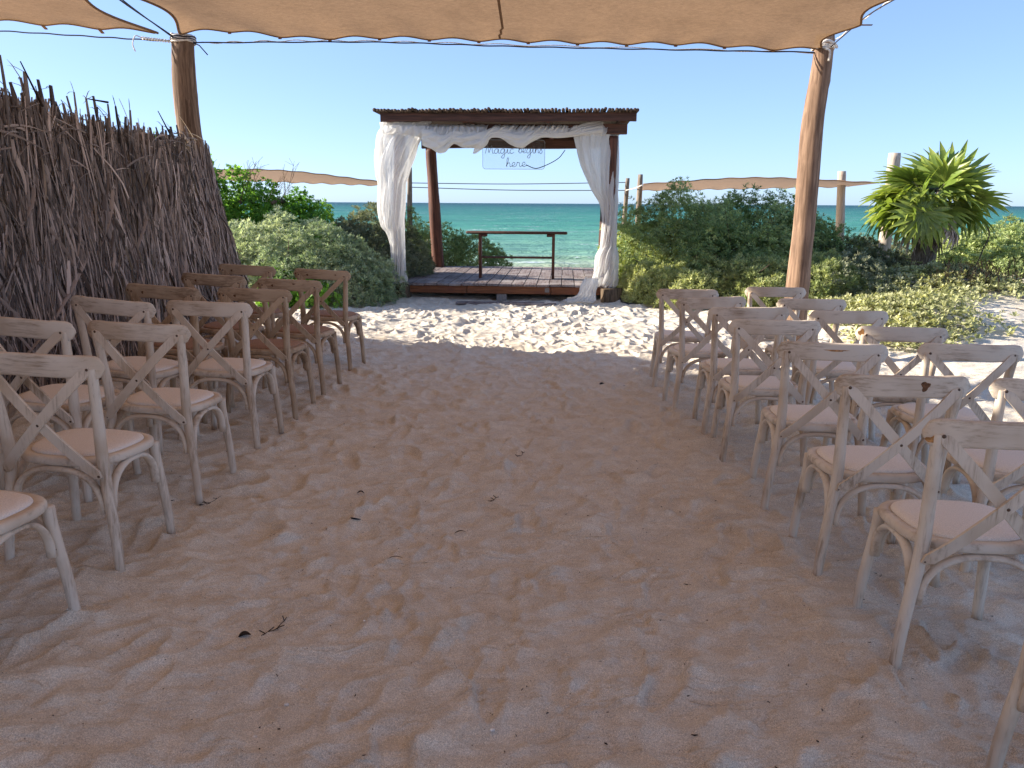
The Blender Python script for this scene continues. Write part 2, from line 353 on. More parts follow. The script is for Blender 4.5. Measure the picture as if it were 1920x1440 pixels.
# ------------------------------------------------------------------ SETTING: sand
def build_sand():
    xd = np.arange(-3.6, 5.0, .015); yd = np.arange(1.0, 12.8, .015)
    xs = np.concatenate([-np.geomspace(400, 4.6, 26), np.arange(-4.5, -3.61, .05), xd, np.arange(5.04, 11, .045), np.geomspace(11.3, 400, 28)])
    ys = np.concatenate([-np.geomspace(400, 1, 20), np.arange(-.8, 1, .1), yd, np.arange(12.85, 18, .055), np.linspace(18.3, 36, 40), np.geomspace(40, 400, 6)])
    X, Y = np.meshgrid(xs, ys)
    base = gz(X, Y)
    h = np.zeros_like(X)
    i0, i1 = np.searchsorted(xs, -3.6), np.searchsorted(xs, 4.98); j0, j1 = np.searchsorted(ys, 1.0), np.searchsorted(ys, 12.78)
    D = .015; nx, ny = i1-i0, j1-j0
    xx = xs[i0:i1]; yy = ys[j0:j1]; XX, YY = np.meshgrid(xx, yy)
    hh = .011*noise2(XX, YY, 2.2) + .007*noise2(XX, YY, 6.5, o=9) + .004*noise2(XX, YY, 14, o=21)
    rng = np.random.default_rng(3)
    # overlapping hollows pressed and scuffed into loose sand, meeting in crests
    bowl = np.full_like(hh, 9.0)
    for n in range(8200):
        cx = rng.uniform(-3.9, 5.2); cy = rng.uniform(.8, 13.0)
        Lh = rng.uniform(.11, .27); Wd = rng.uniform(.055, .12); ang = rng.normal(0.1, .45) if n % 4 else rng.normal(math.pi/2, .4)
        dep = rng.uniform(.016, .042); zc = rng.normal(0, .008)-dep; k = .9
        rad = Lh*1.7; a0 = max(0, int((cx-rad-xx[0])/D)); a1 = min(nx, int((cx+rad-xx[0])/D)+1); b0 = max(0, int((cy-rad-yy[0])/D)); b1 = min(ny, int((cy+rad-yy[0])/D)+1)
        if a1 <= a0+2 or b1 <= b0+2: continue
        px = XX[b0:b1, a0:a1]-cx; py = YY[b0:b1, a0:a1]-cy; c, s = math.cos(ang), math.sin(ang)
        p = (px*c+py*s)/Lh; q = (-px*s+py*c)/Wd; q = q*(1+.25*np.sin(p*2.3+n)); r2 = p*p+q*q
        bw = zc+dep*r2*1.15/(1+.08*r2)
        bowl[b0:b1, a0:a1] = np.minimum(bowl[b0:b1, a0:a1], bw)
    small = np.full_like(hh, 9.0)
    for n in range(15000):
        cx = rng.uniform(-3.7, 5.1); cy = rng.uniform(.9, 12.9); Lh = rng.uniform(.05, .13); Wd = rng.uniform(.025, .055); ang = rng.normal(.1, .6)
        dep = rng.uniform(.003, .009); rad = Lh*1.6; a0 = max(0, int((cx-rad-xx[0])/D)); a1 = min(nx, int((cx+rad-xx[0])/D)+1); b0 = max(0, int((cy-rad-yy[0])/D)); b1 = min(ny, int((cy+rad-yy[0])/D)+1)
        if a1 <= a0+2 or b1 <= b0+2: continue
        px = XX[b0:b1, a0:a1]-cx; py = YY[b0:b1, a0:a1]-cy; c, s = math.cos(ang), math.sin(ang); r2 = ((px*c+py*s)/Lh)**2+((-px*s+py*c)/Wd)**2
        small[b0:b1, a0:a1] = np.minimum(small[b0:b1, a0:a1], -dep+dep*r2)
    small = np.minimum(small, .007)*np.clip(.75+.5*noise2(XX, YY, 1.3, o=19), .15, 1)
    bowl = np.minimum(bowl, .022)+small
    hh = hh*1.0+bowl
    for n in range(1000):
        cx = rng.uniform(-3.6, 5); cy = rng.uniform(1.0, 12.8)
        if n % 3 == 0: cx = rng.normal(0.1, 1.0)
        ang = rng.normal(math.pi/2, .5); Lh = rng.uniform(.11, .15); Wd = rng.uniform(.046, .062)
        dep = rng.uniform(.012, .024)
        rad = Lh*1.9; a0 = max(0, int((cx-rad-xx[0])/D)); a1 = min(nx, int((cx+rad-xx[0])/D)+1); b0 = max(0, int((cy-rad-yy[0])/D)); b1 = min(ny, int((cy+rad-yy[0])/D)+1)
        if a1 <= a0+2 or b1 <= b0+2: continue
        px = XX[b0:b1, a0:a1]-cx; py = YY[b0:b1, a0:a1]-cy; c, s = math.cos(ang), math.sin(ang)
        p = (px*c+py*s)/Lh; q = (-px*s+py*c)/Wd; q = q/(1+.22*np.clip(p, -1, 1))
        r = np.sqrt(p*p+q*q); sub = hh[b0:b1, a0:a1]; mean = float(sub.mean())
        mk = 1-smooth(.74, 1.0, r); tilt = rng.normal(0, .3)*dep*p
        new = sub*(1-mk*.85)+(mean-dep*.6+tilt)*mk*.85+dep*.4*np.exp(-((r-1.2)/.16)**2)*(1+.6*rng.normal()*np.clip(p, -1, 1))
        hh[b0:b1, a0:a1] = new
    for (sx_, sy_, fr, am, o_) in ((.55, 1.5, 3.0, .010, 2), (.7, 1.9, 6.5, .006, 13), (1.3, .9, 5.0, .005, 25)):
        wx = XX+.05*noise2(XX, YY, 4, o=7); wy = YY+.05*noise2(XX, YY, 4, o=28)
        rd = 1-np.clip(np.abs(noise2(wx*sx_, wy*sy_, fr, n=10, o=o_)), 0, 1)
        hh += am*rd**7*np.clip(.5+.6*noise2(XX, YY, 1.6, o=o_+4), 0, 1)
    # wind-blown fine ripples, faint and patchy
    hh += .0016*np.sin(YY*95+XX*30+3*noise2(XX, YY, 2.5, o=30))*np.clip(noise2(XX, YY, 1.7, o=33), 0, 1)
    # a few fresh shoe prints with treads, seen in the foreground
    for (cx, cy, ang, Ls, ws) in ((.21, 2.10, 1.15, .13, .050), (-.07, 2.22, 1.5, .125, .046), (.46, 2.62, 2.0, .13, .048), (.62, 3.0, 1.7, .13, .048), (.9, 3.9, 1.9, .13, .048), (2.6, 4.9, .4, .13, .048)):
        px = XX-cx; py = YY-cy; c, s = math.cos(ang), math.sin(ang); p = (px*c+py*s)/Ls; q = (-px*s+py*c)/ws
        r = np.sqrt(np.abs(p)**2.6+q*q); mk = 1-smooth(.85, 1.05, r)
        hh = hh*(1-.8*mk)-mk*(.016+.009*(np.sin(p*13) > .1)*(np.abs(q) > .12))
        hh += .007*np.exp(-((r-1.15)/.12)**2)
    amp = .95+.15*smooth(6.5, 8.5, YY)
    hh *= amp
    # raked smooth strips under the chairs
    h[j0:j1, i0:i1] = hh
    edge = smooth(4.2, 5.0, X)+smooth(12.0, 12.8, Y)
    rough = .016*noise2(X, Y, 5.0, o=3)+.012*noise2(X, Y, 11, o=17)
    inside = np.zeros_like(X); inside[j0:j1, i0:i1] = 1
    h = np.where(inside > 0, h*(1-np.clip(edge, 0, 1))+rough*np.clip(edge, 0, 1), rough*((X > -6) & (X < 14) & (Y > 0) & (Y < 25)))
    Z = base+h
    global SX, SY, SZ
    SX, SY, SZ = xs, ys, Z
    V = np.stack([X, Y, Z], -1).reshape(-1, 3); ni, nj = len(ys), len(xs)
    idx = np.arange(ni*nj).reshape(ni, nj)
    F = np.stack([idx[:-1, :-1], idx[:-1, 1:], idx[1:, 1:], idx[1:, :-1]], -1).reshape(-1, 4)
    me = npmesh('sand', V, F, M['sand'], smooth=True)
    tag(link('sand', me), 'pale trampled beach sand covered in soft footprints', kind='structure')
build_sand()
def sz(x, y):
    i = int(np.clip(np.searchsorted(SX, x), 1, len(SX)-1)); j = int(np.clip(np.searchsorted(SY, y), 1, len(SY)-1))
    return float(SZ[j, i])

# sea
def build_sea():
    ys = np.concatenate([np.arange(22, 60, .22), np.geomspace(60.5, 25000, 90)])
    xs = np.concatenate([-np.geomspace(25000, 31, 40), np.arange(-30, 36, .35), np.geomspace(37, 25000, 40)])
    X, Y = np.meshgrid(xs, ys); f = np.exp(-((Y-30)/60)**2)*(np.abs(X-3) < 34)
    Z = -.85+f*(.045*np.abs(noise2(X*.35, Y, 1.9, o=5))+.05*noise2(X*.3, Y, .8, o=11))
    for yc, a in ((26.8, .10), (29.3, .13), (33, .12), (38, .12)):
        Z += a*np.exp(-((Y-yc-.5*noise2(X, Y*0, .35, o=2))/.35)**2)*(.5+.5*noise2(X, Y*0, .3, o=int(yc)))
    V = np.stack([X, Y, Z], -1).reshape(-1, 3); ni, nj = len(ys), len(xs); idx = np.arange(ni*nj).reshape(ni, nj)
    F = np.stack([idx[:-1, :-1], idx[:-1, 1:], idx[1:, 1:], idx[1:, :-1]], -1).reshape(-1, 4)
    tag(link('sea', npmesh('sea', V, F, M['sea'], smooth=True)), 'choppy turquoise sea with small whitecaps out to the horizon', kind='structure')
build_sea()

# ------------------------------------------------------------------ POLES
def log(name, pts, r0, r1, m, n=46, seg=22, knots=5, seedv=0):
    rg = np.random.default_rng(seedv+11); c = spline(pts, n); V = []
    kn = [(rg.uniform(.05, .95), rg.uniform(0, 6.28), rg.uniform(.08, .2)) for _ in range(knots)]
    for i in range(n):
        t = i/(n-1); rr = r0+(r1-r0)*t
        for k in range(seg):
            a = 2*math.pi*k/seg
            d = 1+.035*math.sin(2*a+3*t*4+seedv)+.03*math.sin(3*a-5*t+seedv*2)+.018*math.sin(7*a+9*t)+rg.normal(0, .008)
            for (kt, ka, kh) in kn: d += kh*math.exp(-((t-kt)/.022)**2-(((a-ka+math.pi) % 6.283-math.pi)/.35)**2)
            if t > .985: d *= .93
            V.append((c[i][0]+rr*d*math.cos(a), c[i][1]+rr*d*math.sin(a), c[i][2]))
    F = [(i*seg+k, i*seg+(k+1) % seg, (i+1)*seg+(k+1) % seg, (i+1)*seg+k) for i in range(n-1) for k in range(seg)]
    F.append(tuple(range(seg-1, -1, -1))); F.append(tuple((n-1)*seg+k for k in range(seg)))
    b = MB(); b.add(V, F); return b
def wrap(b, c, r, turns, h, rad, ph=0):
    c = Vector(c); n = int(turns*14)+1
    b.tube([c+Vector((r*math.cos(ph+i/14*6.283), r*math.sin(ph+i/14*6.283), h*i/n+.006*math.sin(i*1.7))) for i in range(n)], rad, 5)

pr = empty('shade_pole', (3.13, 8.46, gzf(3.13, 8.46)-.02))
tag(pr, 'thick peeled log pole holding the front right corner of the big tan shade sail', 'pole', 'log poles carrying the shade sails')
LP = Vector(pr.location)
pts = [Vector((3.12, 8.46, -.2)), P(1490, 600, 8.46), P(1497, 520, 8.46), P(1508, 420, 8.46), P(1515, 340, 8.46), P(1524, 230, 8.46), P(1540, 130, 8.46), P(1547, 66, 8.46)]
log('log', [p-LP for p in pts], .128, .098, M['pole'], seedv=1).build('log', M['pole'], pr)
b = MB(); tp_ = P(1543, 93, 8.46)-LP; wrap(b, tp_, .108, 3.2, .035, .011)
b.tube(spline([tp_+Vector((-.10, -.09, .0)), tp_+Vector((-.03, -.15, .06)), tp_+Vector((.06, -.14, .03)), tp_+Vector((.10, -.11, -.0))], 10), .014, 6)
b.tube(spline([tp_+Vector((-.03, -.125, -.01)), tp_+Vector((.015, -.15, -.04)), tp_+Vector((.02, -.13, -.13))], 8), .010, 6)
b.build('rope_lashing', M['rope_white'], pr)

pl = empty('shade_pole', (-3.33, 8.40, gzf(-3.33, 8.4)-.02)); LL = Vector(pl.location)
tag(pl, 'thick brown log pole rising from the end of the dry palm leaf fence', 'pole', 'log poles carrying the shade sails')
pts = [Vector((-3.36, 8.40, -.2)), Vector((-3.36, 8.4, .8)), P(362, 300, 8.4), P(353, 230, 8.4), P(346, 150, 8.4), P(343, 66, 8.4)]
log('log', [p-LL for p in pts], .135, .108, M['pole_brown'], seedv=4).build('log', M['pole_brown'], pl)
b = MB(); tl_ = P(344, 82, 8.4)-LL; wrap(b, tl_, .118, 3.5, .05, .008); wrap(b, tl_+Vector((0, 0, .05)), .112, 2.5, .03, .009, 1)
b.build('rope_lashing', M['rope_white'], pl)
b = MB(); wrap(b, tl_+Vector((0, 0, .02)), .124, 2.2, .05, .006, 2); b.tube([tl_+Vector((.12, -.05, .0)), tl_+Vector((.19, -.08, -.03)), tl_+Vector((.27, -.09, -.12))], .006, 5)
b.build('dark_lashing', M['rope_dark'], pl)
b = MB(); kx = tl_+Vector((-.11, -.06, .01))
for s_ in (-1, 1): b.tube([kx+Vector((-.28*i/24, .012*math.cos(i*1.3)*s_, .012*math.sin(i*1.3)*s_+.03*i/24)) for i in range(25)], .0065, 5)
b.tube(spline([kx+Vector((-.28, 0, .03)), kx+Vector((-.34, -.01, .05)), kx+Vector((-.37, -.02, -.03)), kx+Vector((-.35, -.02, -.10))], 9), .006, 5)
b.build('twisted_rope_end', M['rope_white'], pl)

def far_pole(u0, v0, u1, v1, Y, r0, r1, m, label, seedv, bend=0):
    p0 = P(u0, v0, Y); p1 = P(u1, v1, Y); d = (p0-p1)/(p0-p1).length
    base = p0+d*max(0, (p0.z-(gzf(p0.x, Y)-.15))/max(.2, -d.z)); mid = (base+p1)/2+Vector((bend, 0, 0))
    o = log('log_pole', [base, mid, p1], r0, r1, m, n=26, seg=14, knots=3, seedv=seedv).build('log_pole', m)
    return tag(o, label, 'pole', 'log poles far back by the sea')
far_pole(1575, 420, 1579, 321, 17.0, .095, .085, M['pole_pale'], 'pale straight log pole before the far tan sail, left of the palm', 21)
far_pole(1662, 430, 1678, 287, 13.5, .105, .095, M['pole_pale'], 'pale cut log pole right behind the left side of the fan palm', 22)
far_pole(1172, 395, 1177, 334, 17.2, .05, .045, M['pole_grey'], 'thin grey stick pole just right of the gazebo, nearer the gazebo than its neighbour', 23)
far_pole(1198, 380, 1201, 327, 16.9, .062, .055, M['pole_grey'], 'short dark topped pole tied to the left tip of the far right sail', 24)
far_pole(773, 436, 768, 313, 17.0, .065, .05, M['pole_grey'], 'crooked thin grey pole seen inside the left of the gazebo frame', 25, -.04)

# ------------------------------------------------------------------ SHADE SAILS
def sail_surface(c00, c10, c11, c01, nu, nv, sagc, scal_front=None, scal_right=None, scal_left=None, rib=0):
    """c00 front left, c10 front right, c11 back right, c01 back left; scallops = (count, depth)"""
    U = np.linspace(0, 1, nu); Vv = np.linspace(0, 1, nv); u, v = np.meshgrid(U, Vv)
    A, B, C, D = [np.array(c, float) for c in (c00, c10, c11, c01)]
    def sc(t, n, d): return d*(np.sin(np.pi*n*t)**2)**.62
    if scal_front:  # front edge drawn inwards between the tabs
        n, d = scal_front; dv = sc(u, n, d)*(1-v)**14; v2 = v+dv
    else: v2 = v
    u2 = u.copy()
    if scal_right: n, d = scal_right; u2 = u2-sc(v, n, d)*u**20
    if scal_left: n, d = scal_left; u2 = u2+sc(v, n, d)*(1-u)**20
    u2 = u2[..., None]; v2 = v2[..., None]
    Pn = (1-u2)*(1-v2)*A+u2*(1-v2)*B+u2*v2*C+(1-u2)*v2*D
    z = sagc*np.sin(np.pi*u)**.8*np.sin(np.pi*np.clip(v, 0, 1))**.5+rib*noise2(u*6, v*6, 1.5)
    Pn[..., 2] += z
    if scal_front: Pn[..., 2] += .014*np.sin(np.pi*scal_front[0]*u)**2*(1-v)**22
    return Pn
def sheet(Pn, name, m, parent, th=.003):
    ni, nj = Pn.shape[:2]; V = Pn.reshape(-1, 3); idx = np.arange(ni*nj).reshape(ni, nj)
    F = np.stack([idx[:-1, :-1], idx[:-1, 1:], idx[1:, 1:], idx[1:, :-1]], -1).reshape(-1, 4)
    return link(name, npmesh(name, V, F, m, smooth=True), parent)
def hem(pts, name, parent, r=.012):
    b = MB(); b.tube(pts, r, 6, up=(0, 0, 1)); return b.build(name, M['sail_hem'], parent)

FL = P(338, 64, 8.30); FR = P(1540, 92, 8.42)
ms = empty('shade_sail', (0, 5, 3.1)); MS = Vector(ms.location)
tag(ms, 'large tan shade net stretched over the aisle and chairs', 'shade sail', 'tan shade sails')
BL = Vector((-3.30, -1.6, 3.12)); BR = Vector((2.70, -1.6, 3.32))
Pn = sail_surface(FL-MS, FR-MS, BR-MS, BL-MS, 300, 120, -.02, (13, .007), (10, .022), (5, .040))
# the corners reach out to the poles, long soft billows run from them
u_ = np.linspace(0, 1, 300)[None, :]; v_ = np.linspace(0, 1, 120)[:, None]
Pn[..., 2] += .035*np.sin(u_*22+v_*9)*np.exp(-v_*5)*np.exp(-((u_-.0)/.25)**2)+.02*np.sin((u_-1)*20-v_*12)*np.exp(-v_*5)*np.exp(-((u_-1)/.25)**2)
sheet(Pn, 'fabric', M['sail'], ms)
hem(Pn[0, ::2], 'front_hem', ms, .011); hem(Pn[:, -1], 'side_hem', ms, .011); hem(Pn[:, 0], 'side_hem', ms, .011)
k0 = 148
b = MB(); seam = [Vector(Pn[j, int(k0+3*math.sin(j*.11))])+Vector((0, 0, -.006)) for j in range(0, 120)]
b.tube(seam, .013, 6, flat=(1, .3)); b.build('seam', M['sail_hem'], ms)
for i in range(1, 13):
    j = int(round(i/13*299)); p = Vector(Pn[0, j]); b = MB(); q = p+Vector((0, .055, -.045))
    b.tube([p+Vector((0, .03, .0)), p+Vector((0, -.012, -.008)), p+Vector((0, -.02, -.022))], .02, 6, flat=(1, .2)); b.build('webbing_tab', M['sail_hem'], ms)
for i in range(1, 8):
    j = int(round(i/10*119)); p = Vector(Pn[j, -1]); b = MB(); b.tube([p, p+Vector((.10, .0, .0))], .02, 6, flat=(1, .25)); b.build('webbing_tab', M['sail_hem'], ms)
for i in range(1, 5):
    j = int(round(i/5*119)); p = Vector(Pn[j, 0]); b = MB(); b.tube([p, p+Vector((-.10, .0, .0))], .02, 6, flat=(1, .25)); b.build('webbing_tab', M['sail_hem'], ms)

# left sail
lf = empty('shade_sail', (-5, 5, 3.2)); LS = Vector(lf.location)
tag(lf, 'tan shade net over the palm leaf fence, cut by the top left of the photo', 'shade sail', 'tan shade sails')
a1 = P(296, 62, 8.15); a0 = Vector((-8.3, 8.75, 3.50))
Pl = sail_surface(a0-LS, a1-LS, Vector((-3.34, -.8, 3.22))-LS, Vector((-8.3, -.8, 3.5))-LS, 200, 90, -.06, (8, .009), (6, .035), None)
sheet(Pl, 'fabric', M['sail'], lf); hem(Pl[0, ::2], 'front_hem', lf); hem(Pl[:, -1], 'side_hem', lf)
for i in range(3, 8):
    p = Vector(Pl[0, int(round(i/8*199))]); b = MB(); b.tube([p+Vector((0, -.03, 0)), p+Vector((0, .05, -.03))], .02, 6, flat=(1, .25)); b.build('webbing_tab', M['sail_hem'], lf)
for i in range(1, 4):
    p = Vector(Pl[int(round(i/6*89)), -1]); b = MB(); b.tube([p, p+Vector((.1, .02, 0))], .02, 6, flat=(1, .25)); b.build('webbing_tab', M['sail_hem'], lf)

# ropes along the sails
def rope(pts, r, m, label, n=60, wob=.0, name='rope'):
    b = MB(); c = spline(pts, n)
    if wob: c[:, 2] += wob*np.sin(np.arange(n)*.9)
    b.tube(c, r, 5); return tag(b.build(name, m), label, 'rope')
T0 = P(362, 80, 8.36); T1 = P(1530, 98, 8.43)
rope([T0, P(700, 79, 8.39)+Vector((0, 0, 0)), P(960, 87, 8.4), P(1250, 93, 8.4), T1], .007, M['rope_dark'], 'dark rope running under the front edge of the big sail', 90, .003)
rope([T0+Vector((0, .02, .0)), P(620, 76, 8.40), P(960, 84, 8.43), T1+Vector((0, .02, .0))], .005, M['rope_white'], 'thin pale cord twisted beside the front edge rope', 90, .008)
rope([P(325, 78, 8.36), P(180, 69, 8.42), P(0, 58, 8.6), P(-110, 53, 8.65)], .007, M['rope_dark'], 'dark rope along the front edge of the left sail', 60, .003)
rope([P(330, 72, 8.36), P(225, 0, 7.3), P(180, -40, 6.5), P(100, -140, 5.0)], .007, M['rope_dark'], 'upper dark rope in the gap between the two near sails', 40)
rope([P(332, 76, 8.36), P(240, 8, 7.3), P(200, -30, 6.5), P(150, -110, 5.0)], .006, M['rope_dark'], 'lower dark rope in the gap between the two near sails', 40)
rope([P(1553, 92, 8.43), P(1592, 58, 7.9), P(1630, 27, 7.5), P(1690, -8, 7.0), P(1900, -120, 5.5)], .006, M['rope_dark'], 'dark rope beside the right edge of the big sail', 50)
rope([P(1563, 78, 8.43), P(1600, 50, 7.9), P(1645, 18, 7.5), P(1692, -14, 7.0), P(1890, -130, 5.5)], .005, M['rope_white'], 'white cord laced beside the right edge of the big sail', 50, .006)

# far sails over the beach
def far_sail(cs, label, top, ripple, seedv):
    e = empty('shade_sail', cs[0]); tag(e, label, 'shade sail', 'tan shade sails'); E0 = Vector(cs[0])
    A, B, C, D = [Vector(c)-E0 for c in cs]
    Pf = sail_surface(A, B, C, D, 120, 30, 0, (9, .006))
    u, v = np.meshgrid(np.linspace(0, 1, 120), np.linspace(0, 1, 30))
    Pf[..., 2] += top*np.sin(np.pi*u)**1.5*(1-v)**1.0+ripple*np.sin(u*60)*v**6
    sheet(Pf, 'fabric', M['sail_far'], e); hem(Pf[0, ::2], 'near_hem', e, .010); hem(Pf[-1, ::2], 'far_hem', e, .010); return e
far_sail([P(1206, 345, 16.0), P(1652, 343, 14.2), P(1590, 350, 19.5), P(1203, 357, 21)], 'far tan sail strip to the right of the gazebo, behind the big green bush', .10, .015, 1)
far_sail([P(330, 318, 16.0), P(716, 341, 16.5), P(722, 348, 20), P(380, 336, 20)], 'far tan sail strip to the left of the gazebo above the bushes', .10, .015, 2)
b = MB()
rope([P(768, 343, 17), P(960, 345, 17.2), P(1176, 342, 17.2)], .009, M['wire'], 'upper wire strung across the sea view behind the gazebo', 30)
rope([P(770, 351, 17), P(960, 356.5, 17.2), P(1174, 357, 17.2)], .009, M['wire'], 'lower wire strung across the sea view behind the gazebo', 30)
rope([P(1652, 343, 14.2), P(1668, 341, 13.6)], .01, M['rope_white'], 'short white rope from the far right sail to the pole behind the palm', 6)
rope([P(1173, 357, 17.15), P(1190, 353, 16.9), P(1204, 347, 16.2)], .012, M['rope_white'], 'pale rope tying the far right sail to the thin grey pole', 12)

# ------------------------------------------------------------------ GAZEBO
GY, GX, GR = 12.3, -.115, -R(3.8)
gb = empty('gazebo', (GX, GY, 0), GR)
tag(gb, 'dark wooden wedding gazebo with stick roof and plank deck facing the sea', 'gazebo')
def G(x, y, z=0):  # gazebo local to world
    return Vector((GX+x*math.cos(GR)-y*math.sin(GR), GY+x*math.sin(GR)+y*math.cos(GR), z))
HW, DP, DZ = 1.675, 3.35, .25
for i in range(17):
    x0 = -HW-.02+i*(2*HW+.04)/17; b = MB(); zz = random.uniform(-.004, .004); y0 = random.uniform(-.02, .01)
    b.box(x0+.005, x0+(2*HW+.04)/17-.005, -.06+y0, DP+.08+random.uniform(-.02, .02), DZ-.035+zz, DZ+zz, .004, .001)
    b.build('deck_plank', M['deck'], gb, smooth=False)
for (xa, xb) in ((-HW+.02, -.62), (-.61, .72), (.73, HW-.02)):
    b = MB(); b.box(xa, xb, -.035, .01, DZ-.155, DZ-.04, .004, .002); b.build('skirt_board', M['skirt'], gb, smooth=False)
for yy in (DP*.5, DP): b = MB(); b.box(-HW, HW, yy-.05, yy, DZ-.155, DZ-.04); b.build('floor_joist', M['dark_x'], gb, smooth=False)
for xx in (-HW, HW-.05): b = MB(); b.box(xx, xx+.05, .02, DP-.06, DZ-.155, DZ-.04); b.build('floor_joist', M['dark_y'], gb, smooth=False)
b = MB(); b.box(-.14, .02, -.02, .14, -.1, DZ-.158, .01, .003); b.build('concrete_block', M['block'], gb)
for xx in (-1.5, 1.5):
    for yy in (1.6, 3.1):
        b = MB(); b.tube([(xx, yy, -.3), (xx, yy, DZ-.158)], .12, 10, rough=.08); b.build('foundation_stump', M['stump'], gb)
b = MB(); b.box(.63, .70, -.041, -.0355, DZ-.125, DZ-.055, .001); b.build('metal_plate', M['block'], gb, smooth=False)
b = log('post', [(-HW-.04, .02, -.2), (-HW-.01, .02, 1.2), (-HW+.03, .02, 2.5)], .10, .085, M['dark_z'], seedv=31); b.build('post', M['dark_z'], gb)
b = log('post', [(HW-.07, .05, -.2), (HW-.07, .05, 1.2), (HW-.05, .03, 2.5)], .09, .08, M['dark_z'], seedv=32); b.build('post', M['dark_z'], gb)
b = log('post', [(-HW+.09, DP-.16, .0), (-HW+.03, DP-.16, 1.2), (-HW-.03, DP-.16, 2.52)], .125, .10, M['dark_z'], seedv=33); b.build('post', M['dark_z'], gb)
b = log('post', [(HW-.02, DP-.16, .0), (HW+.03, DP-.16, 1.3), (HW+.0, DP-.16, 2.52)], .10, .09, M['dark_z'], seedv=34); b.build('post', M['dark_z'], gb)
b = MB(); b.tube([(-HW+.0, -.02, -.2), (-HW+.0, -.02, DZ-.02)], [.17, .15], 14, rough=.07); b.build('corner_stump', M['stump'], gb)
b = MB(); b.tube([(HW+.02, -.10, -.2), (HW+.0, -.10, DZ-.04)], [.19, .16], 14, rough=.07); b.build('corner_stump', M['stump'], gb)
def beam(x0, x1, y0, y1, z0, z1, m, name='beam', cut=.0):
    b = MB(); n = 14
    for i in range(n):  # slightly uneven hewn beam in one piece
        pass
    axis = 0 if (x1-x0) > (y1-y0) else 1
    V = []; F = []
    for i in range(n+1):
        t = i/n
        w1, w2, w3 = .008*math.sin(t*9+z0*7), .006*math.sin(t*14+2+y0), .006*math.sin(t*7+1)
        if axis == 0:
            X = x0+(x1-x0)*t; e = .006
            q = [(X, y0+w3, z0+w1+e), (X, y0+w3+e, z0+w1), (X, y1-e, z0+w1), (X, y1, z0+w1+e), (X, y1, z1+w2-e), (X, y1-e, z1+w2), (X, y0+w3+e, z1+w2), (X, y0+w3, z1+w2-e)]
        else:
            Yy = y0+(y1-y0)*t; e = .006
            q = [(x0+w3, Yy, z0+w1+e), (x0+w3+e, Yy, z0+w1), (x1-e, Yy, z0+w1), (x1, Yy, z0+w1+e), (x1, Yy, z1+w2-e), (x1-e, Yy, z1+w2), (x0+w3+e, Yy, z1+w2), (x0+w3, Yy, z1+w2-e)]
        V += q
    for i in range(n):
        for k in range(8): F.append((i*8+k, i*8+(k+1) % 8, i*8+8+(k+1) % 8, i*8+8+k))
    F.append(tuple(range(7, -1, -1))); F.append(tuple(n*8+k for k in range(8)))
    b.add(V, F); return b.build(name, m, gb, smooth=False)
beam(-1.86, 1.94, -.33, -.27, 2.675, 2.80, M['dark_x'], 'front_fascia')
beam(-1.90, 1.83, -.07, .06, 2.515, 2.665, M['dark_x'], 'front_beam')
beam(-1.88, 1.88, DP-.22, DP-.09, 2.53, 2.70, M['dark_x'], 'rear_beam')
beam(-1.88, 1.88, DP+.22, DP+.28, 2.69, 2.80, M['dark_x'], 'rear_fascia')
for xx in (-1.80, -.65, .6, 1.72): beam(xx, xx+.08, -.25, DP+.20, 2.675, 2.765, M['dark_y'], 'rafter')
b = MB(); b.box(-1.90, 1.94, -.33, DP+.30, 2.80, 2.806, .001); b.build('roof_light_block', M['roof_pole'], gb, smooth=False)  # added sheet under the sticks, stops light coming through their gaps
npole = 76
for i in range(npole):
    x = -1.93+i*3.93/npole+random.uniform(-.006, .006); r = random.uniform(.022, .030); b = MB()
    ya = -.40+random.uniform(-.04, .03); dz = random.uniform(-.006, .01)+(.012 if i % 11 == 0 else 0)
    b.tube(spline([(x, ya, 2.826+dz), (x+random.uniform(-.02, .02), 1.4, 2.83+dz), (x, DP+.38, 2.84+dz)], 7), [r, r, r*1.03, r, r*.95, r*.9, r*.88], 7)
    b.build('roof_stick', M['roof_pole'], gb)

# plank lying in the sand in front of the deck
b = MB(); b.box(-.78, .78, -.08, .08, 0, .035, .005, .002); o = b.build('loose_plank', M['deck'], None, smooth=False)
o.location = (-.10, 11.95, sz(-.1, 11.95)+.0); o.rotation_euler = (0, .006, -.02)
tag(o, 'loose weathered plank lying on the sand before the gazebo deck', 'plank')

# bench rail on the deck
bt = empty('narrow_table', (G(.12, .95, DZ)), GR); tag(bt, 'narrow dark wooden altar table with thin legs standing on the deck', 'table')
b = MB(); V = []
b.tube([(-.86, 0, .765), (-.83, 0, .765), (.83, 0, .765), (.85, 0, .765)], [.020, .026, .026, .018], 8, flat=(4.4, 1.0), up=(0, 0, 1)); b.build('table_top', M['dark_x'], bt)
for sx in (-1, 1):
    b = MB(); b.box(sx*.62-.024, sx*.62+.024, -.07, .07, 0.0, .742, .004, .001); b.build('leg', M['dark_z'], bt, smooth=False)
    b = MB(); x0 = sx*.62-sx*.025; xx = sorted((x0, x0-sx*.09)); b.box(xx[0], xx[1], -.06, .06, .700, .740, .004); b.build('bracket', M['dark_x'], bt, smooth=False)
b = MB(); b.box(-.594, .594, -.02, .02, .335, .370, .004, .001); b.build('stretcher', M['dark_x'], bt, smooth=False)

